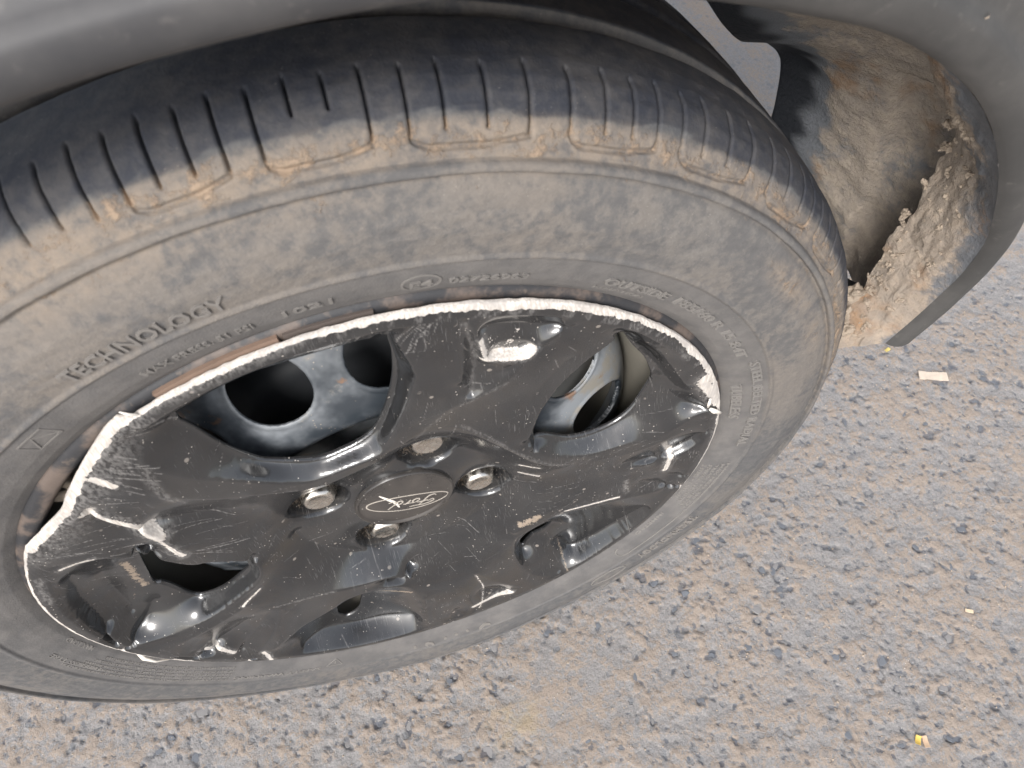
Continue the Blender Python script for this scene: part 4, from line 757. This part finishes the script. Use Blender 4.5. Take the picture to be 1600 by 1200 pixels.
def ribbon(name,pts,wd,mat,parent,taper=None):
    P=smoothline(np.array(pts,float),6); v=[];f=[]
    for i in range(len(P)):
        d=P[min(i+1,len(P)-1)]-P[max(i-1,0)]; d/=np.linalg.norm(d)+1e-9; nrm=np.array([-d[1],d[0]])
        w_=wd*(1 if taper is None else (taper+(1-taper)*math.sin(math.pi*min(1,max(0,i/(len(P)-1))))))
        for s_ in (-1,1):
            q=P[i]+nrm*w_*s_; v.append((q[0],cap_y(*q),q[1])); v.append((q[0],cap_y(*q)+.35,q[1]))
    for i in range(len(P)-1):
        b=4*i; f+=[(b,b+2,b+6,b+4),(b,b+4,b+5,b+1),(b+2,b+3,b+7,b+6)]
    return mesh_obj(name,np.array(v)/1000,f,mat,parent=parent,smooth=False)
# oval: centre, axes
oc=np.array((1.5,-3.6)); ex=np.array((25.6,-8.2)); ex_u=ex/np.linalg.norm(ex); ey_u=np.array((-ex_u[1],ex_u[0])); a_,b_=27.0,9.6
ov=[oc+ex_u*a_*math.cos(t)+ey_u*b_*math.sin(t) for t in np.linspace(0,2*math.pi,41)]
ribbon('emblem_oval',ov,.42,M_LINE,cover)
# script lettering, local frame: x along reading direction (-ex), y up (-ey)
def loc2(px_,py_,): return oc-ex_u*px_-ey_u*py_
script=[ [(-13,2.2),(-16.5,.6),(-17,3.6),(-12,5.6),(-5,5.4),(-1.5,6.0)],      # F top swash
 [(-8,5.2),(-10,1.0),(-12.5,-4),(-16,-5.4),(-18,-3.6)],                       # F stem
 [(-13,.6),(-9,1.3),(-5.5,.9)],                                              # F bar
 [(-4.2,.6),(-6.6,-1.5),(-6.2,-3.8),(-3.8,-3.6),(-2.3,-1.4),(-3.6,.7),(-1.4,.5),(.4,1.0)],  # o
 [(.6,1.2),(0,-1.5),(-.8,-3.9)],[(.2,-1.2),(1.8,.8),(3.8,.9)],               # r
 [(9.2,.5),(6.4,.5),(4.4,-1.8),(5.2,-3.9),(7.4,-3.2),(9.4,.4),(12.6,6.2)],   # d bowl and ascender
 [(9.4,.4),(8.6,-2.6),(10.2,-4.0),(13.5,-2.6)]]                              # d tail
for s_ in script: ribbon('emblem_script',[loc2(*p) for p in s_],.55,M_LINE,cover,.5)
M_WH=m_plain('white_scrape',(.74,.69,.62),.7)
ribbon('emblem_scratch',[(-14.5,14.8),(-10,8),(-6.5,2),(-5,-6)],1.15,M_WH,cover,.35)
# curled plastic burrs on the cover's edge
def burr(name,pts,wd,parent):
    v=[];f=[];P=np.array(pts,float); n=8
    for i,p in enumerate(P):
        d=P[min(i+1,len(P)-1)]-P[max(i-1,0)]; d/=np.linalg.norm(d)+1e-9; u_=np.cross(d,(0,1,0)); u_/=np.linalg.norm(u_)+1e-9; w_=np.cross(d,u_)
        rr=wd*(.35+.65*math.sin(math.pi*(i+.6)/(len(P)+.2)))*(1+.3*math.sin(i*2.3))
        for k in range(n):
            t=2*math.pi*k/n; q=p+u_*math.cos(t)*rr+w_*math.sin(t)*rr*.45; v.append(q)
    for i in range(len(P)-1):
        for k in range(n): f.append((i*n+k,i*n+(k+1)%n,(i+1)*n+(k+1)%n,(i+1)*n+k))
    f+=[tuple(range(n))[::-1],tuple(range((len(P)-1)*n,len(P)*n))]
    return mesh_obj(name,np.array(v)/1000,f,M_WH,parent=parent)
def onrim(a_,r,h): return (r*math.cos(R_(a_)),-h,r*math.sin(R_(a_)))
burr('plastic_burr',[onrim(13,197,9),onrim(11.5,200,9.5),onrim(10,203,8.5),onrim(8.5,205,7)],1.8,cover)
burr('plastic_burr',[onrim(17,198,9.5),onrim(15.5,196.5,10),onrim(14,195.5,9.5)],1.1,cover)
burr('plastic_burr',[onrim(198,204.5,6),onrim(200,206,8),onrim(203,206.5,8.5),onrim(206,206,6)],1.6,cover)
burr('plastic_burr',[onrim(115.6,203,7),onrim(116.2,207,7.5),onrim(116.4,211,7.5)],.8,cover)
# ---------------- bodywork round the wheel (all coordinates in mm about the wheel centre)
Cb=[(-640,-30,150),(-560,-30,148),(-420,-30,120),(-352,-30,60),(-350,-30,110),(-322,-30,180),(-270,-30,245),(-200,-30,292),(-130,-30,322),(-56,-30,337),(0,-30,342),(52,-30,341),(110,-30,330),(164,-29,312),(200,-28,296),(238,-27,270),(266,-26,242),(287,-25,212),(305,-22,180),(320,-17,150),(328,-11,118),(329,-6,92),(326,-2,66),(320,1,42)]
Cb=Cb[3:]
Cs=smoothline(Cb,6)
def body_y(x,z):
    """plan and side curvature of the outer skin (mm); returns y of the panel"""
    wrap=np.where(x>228,(x-228)**2/450.0,0); wrap=np.where(x>430,90.7+(x-430)*.7,wrap); wrap=wrap+np.where(z<80,(80-z)*.3,0)*np.clip((x-300)/40,0,1)
    lean=np.where(z>250,(z-250)**2/2600.0,0)
    return -26+wrap+np.minimum(lean,220)
# outer skin: fan of rows growing outward from the arch edge
d_=np.gradient(Cs[:,[0,2]],axis=0); d_/=np.linalg.norm(d_,axis=1)[:,None]; nx2=np.stack([-d_[:,1],d_[:,0]],-1)
rows_=[]
lip=[(0,0),(1.5,-2.4),(4,-4.6),(8,-6.2),(13,-6.9),(15.5,-6.2),(17.5,-3.6),(19.5,-1.8),(23,-1.2),(30,-1.0),(38,-.6)]
far=[50,70,100,140,190,250,330,430,560]
out_dir=[]
for i,c_ in enumerate(Cs):
    out_dir.append(nx2[i])
out_dir=np.array(out_dir)
# outward directions blended to radial so rows never cross
rad=Cs[:,[0,2]]/np.linalg.norm(Cs[:,[0,2]],axis=1)[:,None]
flip=np.sign((out_dir*rad).sum(1))[:,None]; out_dir=out_dir*flip
out_dir=.35*out_dir+.65*rad; out_dir/=np.linalg.norm(out_dir,axis=1)[:,None]
hor=np.clip((90-Cs[:,2])/60,0,1)[:,None]; out_dir=np.where(Cs[:,[0]]>0,(1-hor)*out_dir+hor*np.array([1.,.05]),out_dir); out_dir/=np.linalg.norm(out_dir,axis=1)[:,None]
for s_,dy in lip:
    q=Cs[:,[0,2]]+out_dir*s_; k=min(1,s_/38); y=Cs[:,1]+dy; yb=body_y(q[:,0],q[:,1]); dy=dy*np.where(Cs[:,0]>0,np.clip((Cs[:,2]-40)/170,.15,1),1); y=y*(1-k*k)+(yb+dy)*k*k
    rows_.append(np.stack([q[:,0],y,q[:,1]],-1))
for s_ in far:
    q=Cs[:,[0,2]]+out_dir*s_; rows_.append(np.stack([q[:,0],body_y(q[:,0],q[:,1]),q[:,1]],-1))
G=np.stack(rows_,1); nu,nv=G.shape[:2]
isp=int(np.argmax(Cs[:,0]>118)); Ga=G[:isp+1]; Gb=G[isp:].copy()
fender=mesh_obj('fender',Ga.reshape(-1,3)/1000,grid_faces(len(Ga),nv),M_PAINT,parent=car,loc=WC)
bumper=mesh_obj('bumper',Gb.reshape(-1,3)/1000,grid_faces(len(Gb),nv),M_BUMP,parent=car,loc=WC); bumper['label']='darker satin grey bumper corner curving away from the wheel'

fender['label']='grey painted wing over the wheel with a flared arch lip'
# dark satin bumper corner : front part of the same curve gets its own panel below
iB=[i for i,c_ in enumerate(Cs) if c_[0]>150 ]
i0=iB[0]
# small chips on the lip
# dusty rubber seal showing below the lip on the left
ii=[i for i,c_ in enumerate(Cs) if -330<c_[0]<-22]; rs2=np.random.default_rng(8); sv=[];sf=[]
for k_,i in enumerate(ii):
    c_=Cs[i]; q=c_[[0,2]]; r_=q/np.linalg.norm(q); t_=1-k_/(len(ii)-1); wd=(5.5*min(1,t_*3)+1.0)*(1+.25*math.sin(i*1.7))
    for a_,yy_ in ((-.5,-25),(wd*.5,-24.5),(wd,-21),(wd*.9,-14)):
        p=q-r_*a_; sv.append((p[0],yy_+rs2.uniform(-.3,.3),p[1]))
for k_ in range(len(ii)-1):
    for j in range(3): b=4*k_+j; sf.append((b,b+1,b+5,b+4))
seal=mesh_obj('arch_seal',np.array(sv)/1000,sf,M_LEDGE,parent=car,loc=WC,attrs={'mud':[.42]*len(sv)})
# stone chips and scrapes on the bumper corner
for (x,z,l_,a_) in ((262,277,9,1.1),(318,212,11,.15),(330,205,5,.9),(300,262,3,.4),(336,232,2.5,.7),(228,300,3,.2),(352,190,4,1.2)):
    cv_=[];
    for t_ in (-.5,0,.5):
        for w_ in (-.5,.5):
            xx_=x+math.cos(a_)*l_*t_-math.sin(a_)*w_*(1-abs(t_)); zz_=z+math.sin(a_)*l_*t_+math.cos(a_)*w_*(1-abs(t_)); cv_.append((xx_,zz_))
    def near_y(x_,z_):
        d2=(Gb[:,:,0]-x_)**2+(Gb[:,:,2]-z_)**2; i_,j_=np.unravel_index(np.argmin(d2),d2.shape); return Gb[i_,j_,1]
    pv=[(a1,near_y(a1,b1)-.9,b1) for a1,b1 in cv_]
    mesh_obj('paint_chip',np.array(pv)/1000,[(0,1,3,2),(2,3,5,4)],M_CLOD,parent=bumper,smooth=False)
# underside lip return (muddy ledge), from the arch edge inboard
Le=[(118,0,330),(150,4,321),(190,12,304),(232,18,278),(268,24,246),(296,28,214),(318,30,190),(322,30,170),(320,30,148),(318,30,124),(314,30,98),(311,30,76),(303,30,56),(298,26,40),(292,16,30)]
Re=[(150,-29,318),(190,-28,301),(234,-27,274),(264,-26,245),(286,-25,213),(303,-21,181),(312,-19,165),(318,-16,150),(324,-13,132),(327,-9,112),(327,-6,94),(325,-2,72),(321,1,52),(316,4,36)]
Re=Cs[isp:]; Le=smoothline(Le,10)
def resamp(P,n):
    P=np.asarray(P,float); L_=np.r_[0,np.cumsum(np.linalg.norm(np.diff(P,axis=0),axis=1))]; q=np.linspace(0,L_[-1],n); return np.stack([np.interp(q,L_,P[:,k]) for k in range(3)],-1)
Le=resamp(Le,130);Re=resamp(Re,130); nn=len(Le); mm=34
Gd=np.zeros((nn,mm,3))
for j in range(mm):
    t=j/(mm-1); Gd[:,j]=Re*(1-t)+Le*t
rn=np.random.default_rng(5)
uu,tt=np.meshgrid(np.arange(nn)*3.0,np.arange(mm)*1.8,indexing='ij')
radl=Gd[:,:,[0,2]]/np.linalg.norm(Gd[:,:,[0,2]],axis=2)[:,:,None]
amp=np.clip((uu-110)/60,0,1)*np.clip(tt/20,0.1,1)
nz1=(fbm(uu+50,tt+90,18,61,5)-.42)*7*amp
nz1+=np.abs(fbm(uu+150,tt+290,6,62,4)-.5)*6*amp
Gd[:,:,0]-=radl[:,:,0]*nz1; Gd[:,:,2]-=radl[:,:,1]*nz1
rag=(fbm(uu[:,-1:]+7,uu[:,-1:]*0,13,63,5)-.5)*16*np.clip((uu[:,-1:]-110)/60,0.08,1); ww=np.clip((tt/tt.max()-.55)/.45,0,1)**1.5
Gd[:,:,1]+=rag*ww
jag=(fbm(uu[:,-1:]+707,uu[:,-1:]*0,9,64,4)-.5)*12*np.clip((uu[:,-1:]-110)/60,0.08,1)
Gd[:,:,2]+=jag*ww
mudA=np.clip(.34+.56*(tt/tt.max())+.3*(fbm(uu+31,tt+5,26,94,4)-.5)+.22*np.clip((uu-240)/120,0,1)-.05,0,1)
ledge=mesh_obj('arch_lip_inner',Gd.reshape(-1,3)/1000,grid_faces(nn,mm),M_LEDGE,parent=car,loc=WC,attrs={'mud':mudA})
ledge['label']='ragged ledge of dried mud along the inside of the arch lip'
# liner: inboard of the ledge, deeper
oe=[(-60,20,352),(40,20,352),(120,20,338),(180,20,318),(235,22,290),(290,26,252),(330,28,215),(352,30,170),(360,30,120),(358,32,70),(352,34,20),(346,38,-20)]
ie=[(-60,150,322),(40,150,318),(120,150,290),(180,150,255),(222,150,220),(247,150,190),(262,150,176),(279,150,170),(283,150,152),(297,150,122),(303,150,100),(322,140,60)]
oe=smoothline(oe,10);ie=smoothline(ie,10);nn=len(oe);mm=60
Gl=np.zeros((nn,mm,3))
for j in range(mm):
    t=j/(mm-1); b_=math.sin(math.pi*t)*10
    P_=oe*(1-t)+ie*t; r_=P_[:,[0,2]]/np.linalg.norm(P_[:,[0,2]],axis=1)[:,None]; P_[:,0]+=r_[:,0]*b_; P_[:,2]+=r_[:,1]*b_; Gl[:,j]=P_
uu,tt=np.meshgrid(np.linspace(0,620,nn),np.linspace(0,140,mm),indexing='ij')
rad3=Gl[:,:,[0,2]]/np.linalg.norm(Gl[:,:,[0,2]],axis=2)[:,:,None]
am=np.clip(1-(tt-85)/40,.08,1)
dz=(fbm(uu+11,tt+33,46,71,6)-.5)*9*am+(fbm(uu*1.0+11,tt*.4+33,7,72,4)-.5)*4*am
step=np.clip((uu-372)/6,0,1)*np.clip((66-tt)/6,0,1)*6
# round pocket low on the inboard side
pk2=np.exp(-((uu-455)/42)**2-((tt-128)/26)**2)*-14
dz=dz-step+pk2
Gl[:,:,0]-=rad3[:,:,0]*dz; Gl[:,:,2]-=rad3[:,:,1]*dz
mudB=np.clip(1.12-np.clip((tt-70)/62,0,1)**1.4*1.15+.08*np.sin(uu/6.),0,.72)+.18*(fbm(uu+71,tt+5,30,93,4)-.5)

liner=mesh_obj('arch_liner',Gl.reshape(-1,3)/1000,grid_faces(nn,mm)[:,::-1],M_LINER,parent=car,loc=WC,attrs={'mud':mudB})
liner['label']='mud streaked black plastic wheel arch liner'
s3=liner.modifiers.new('thickness','SOLIDIFY'); s3.thickness=.003; s3.offset=1
# mud clods stuck to ledge and liner
def clod(seed,n=26):
    r=np.random.default_rng(seed); bm=bmesh.new(); bmesh.ops.create_icosphere(bm,subdivisions=3,radius=1); rr_=random.Random(seed)
    for v in bm.verts:
        p=v.co; k=1+.28*math.sin(p.x*3.1+seed)+.22*math.sin(p.y*4.3+seed*2)+.2*math.sin(p.z*5.7+seed)+.16*math.sin(p.x*11+p.y*9+seed)+.12*math.sin(p.z*17-p.y*13)+r.uniform(-.09,.09); v.co=p*k
    me=bpy.data.meshes.new('mud_clod'); bm.to_mesh(me); bm.free(); me.materials.append(M_CLOD)
    for p in me.polygons: p.use_smooth=False
    return me
cm=[clod(s_) for s_ in (1,2,3,4)]
for i in range(110):
    k=rs.integers(int(nn*0),1); 
    u=rs.integers(66,len(Le)-2); t=rs.uniform(.25,1.0)**.8
    p=Re[u]*(1-t)+Le[u]*t; r_=p[[0,2]]/np.linalg.norm(p[[0,2]])
    o=bpy.data.objects.new('mud_clod',cm[i%4]); C.objects.link(o); o.parent=ledge
    o.location=((p[0]-r_[0]*1.5)/1000,p[1]/1000,(p[2]-r_[1]*1.5)/1000); s_=rs.uniform(.0005,.0019); o.scale=(s_*rs.uniform(.7,1.5),s_*1.2,s_*rs.uniform(.5,1)); o.rotation_euler=(rs.uniform(0,6),rs.uniform(0,6),rs.uniform(0,6))
for i,(x,y,z,s_) in enumerate(((300,18,228,7),(312,24,208,6),(285,12,238,5),(306,26,196,4),(318,30,176,5),(318,30,150,4),(316,31,128,5),(305,28,66,9),(300,24,52,8),(306,18,44,7),(310,12,40,6))):
    o=bpy.data.objects.new('mud_clod',cm[i%4]); C.objects.link(o); o.parent=ledge; o.location=(x/1000,y/1000,z/1000); o.scale=(s_/1000*.5,s_/1000*.85,s_/1000*.45); o.rotation_euler=(i,i*2,i*3)
# inner guard panel above and inboard of the tyre
def panel(name,pts,mat,parent,th=.002,attrs=None):
    v=[tuple(c_/1000 for c_ in p) for p in pts]; o=mesh_obj(name,v,[tuple(range(len(v)))],mat,parent=parent,loc=WC if parent is car else None,smooth=False)
    m_=o.modifiers.new('thickness','SOLIDIFY'); m_.thickness=th; return o
# underside of bumper corner / dark void closing the gap below the liner
under=mesh_obj('bumper_underside',np.array([(318,6,44),(303,32,50),(312,60,36),(330,90,22),(350,60,10),(420,70,30),(470,90,44),(400,34,44),(352,12,44)])/1000,[(0,1,2,8),(8,2,3,4),(8,4,5,7),(7,5,6)],M_DARK,parent=car,loc=WC)
# ================================================================ LITTER
def road_thing(name,v,f,mat,x,y,rot,label,cat,group=None,dz=.001):
    o=mesh_obj(name,v,f,mat,smooth=False,loc=(x,y,zroad(x,y)+dz)); o.rotation_euler=(0,0,rot); tag(o,label,cat,group); return o
def slab(lx,ly,h,n=8,seed=0,curl=0):
    r=random.Random(seed); v=[];f=[]
    for k in (0,1):
        for i in range(n+1):
            for j in range(3):
                x=lx*(i/n-.5)+r.uniform(-1,1)*lx*.01; y=ly*(j/2-.5)*(1+r.uniform(-.08,.08)); v.append((x,y,k*h+curl*(2*i/n-1)**2))
    W=3; B=(n+1)*3
    for i in range(n):
        for j in range(2):
            a_=i*W+j; f.append((a_,a_+1,a_+W+1,a_+W)); f.append((B+a_,B+a_+W,B+a_+W+1,B+a_+1))
    for i in range(n):
        for j in (0,2):
            a_=i*W+j; f.append((a_,a_+W,B+a_+W,B+a_))
    for i in (0,n):
        for j in (0,1):
            a_=i*W+j; f.append((a_,a_+1,B+a_+1,B+a_))
    return v,f
v,f=slab(.031,.011,.0009,seed=1,curl=.0008)
road_thing('paper_scrap',v,f,m_plain('buff_paper',(.62,.52,.42),.85),.594,.116,-.42,'small buff rectangular scrap of card lying on the asphalt right of the wheel','paper scrap',dz=.002)
v,f=slab(.0085,.0035,.0006,5,2,.0006)
road_thing('paper_fleck',v,f,m_plain('white_paper',(.85,.82,.78),.8),.698,.300,1.0,'tiny white paper fleck on the asphalt beside the bumper corner','paper')
v,f=slab(.0075,.0045,.0006,5,3,.0012)
road_thing('leaf_flake',v,f,m_plain('yellow_leaf',(.68,.46,.10),.6),.361,-.205,.9,'tiny curled yellow leaf flake beside a brown husk near the lower right','leaf')
v,f=slab(.0092,.0042,.0012,5,4,.0008)
road_thing('seed_husk',v,f,m_plain('tan_husk',(.60,.42,.28),.7),.3665,-.208,1.35,'small tan seed husk lying against the yellow leaf flake','husk')
v,f=slab(.0065,.0036,.0008,4,5,.0005)
road_thing('leaf_flake',v,f,m_plain('yellow_leaf_two',(.66,.52,.16),.6),.568,.165,.3,'yellow leaf flake on the asphalt above the buff card scrap','leaf')
v,f=slab(.0072,.003,.0008,4,6,.0004)
road_thing('straw_chip',v,f,m_plain('straw',(.74,.58,.40),.7),.471,-.123,2.6,'pale straw chip on a brown stain at the right of the road','straw')
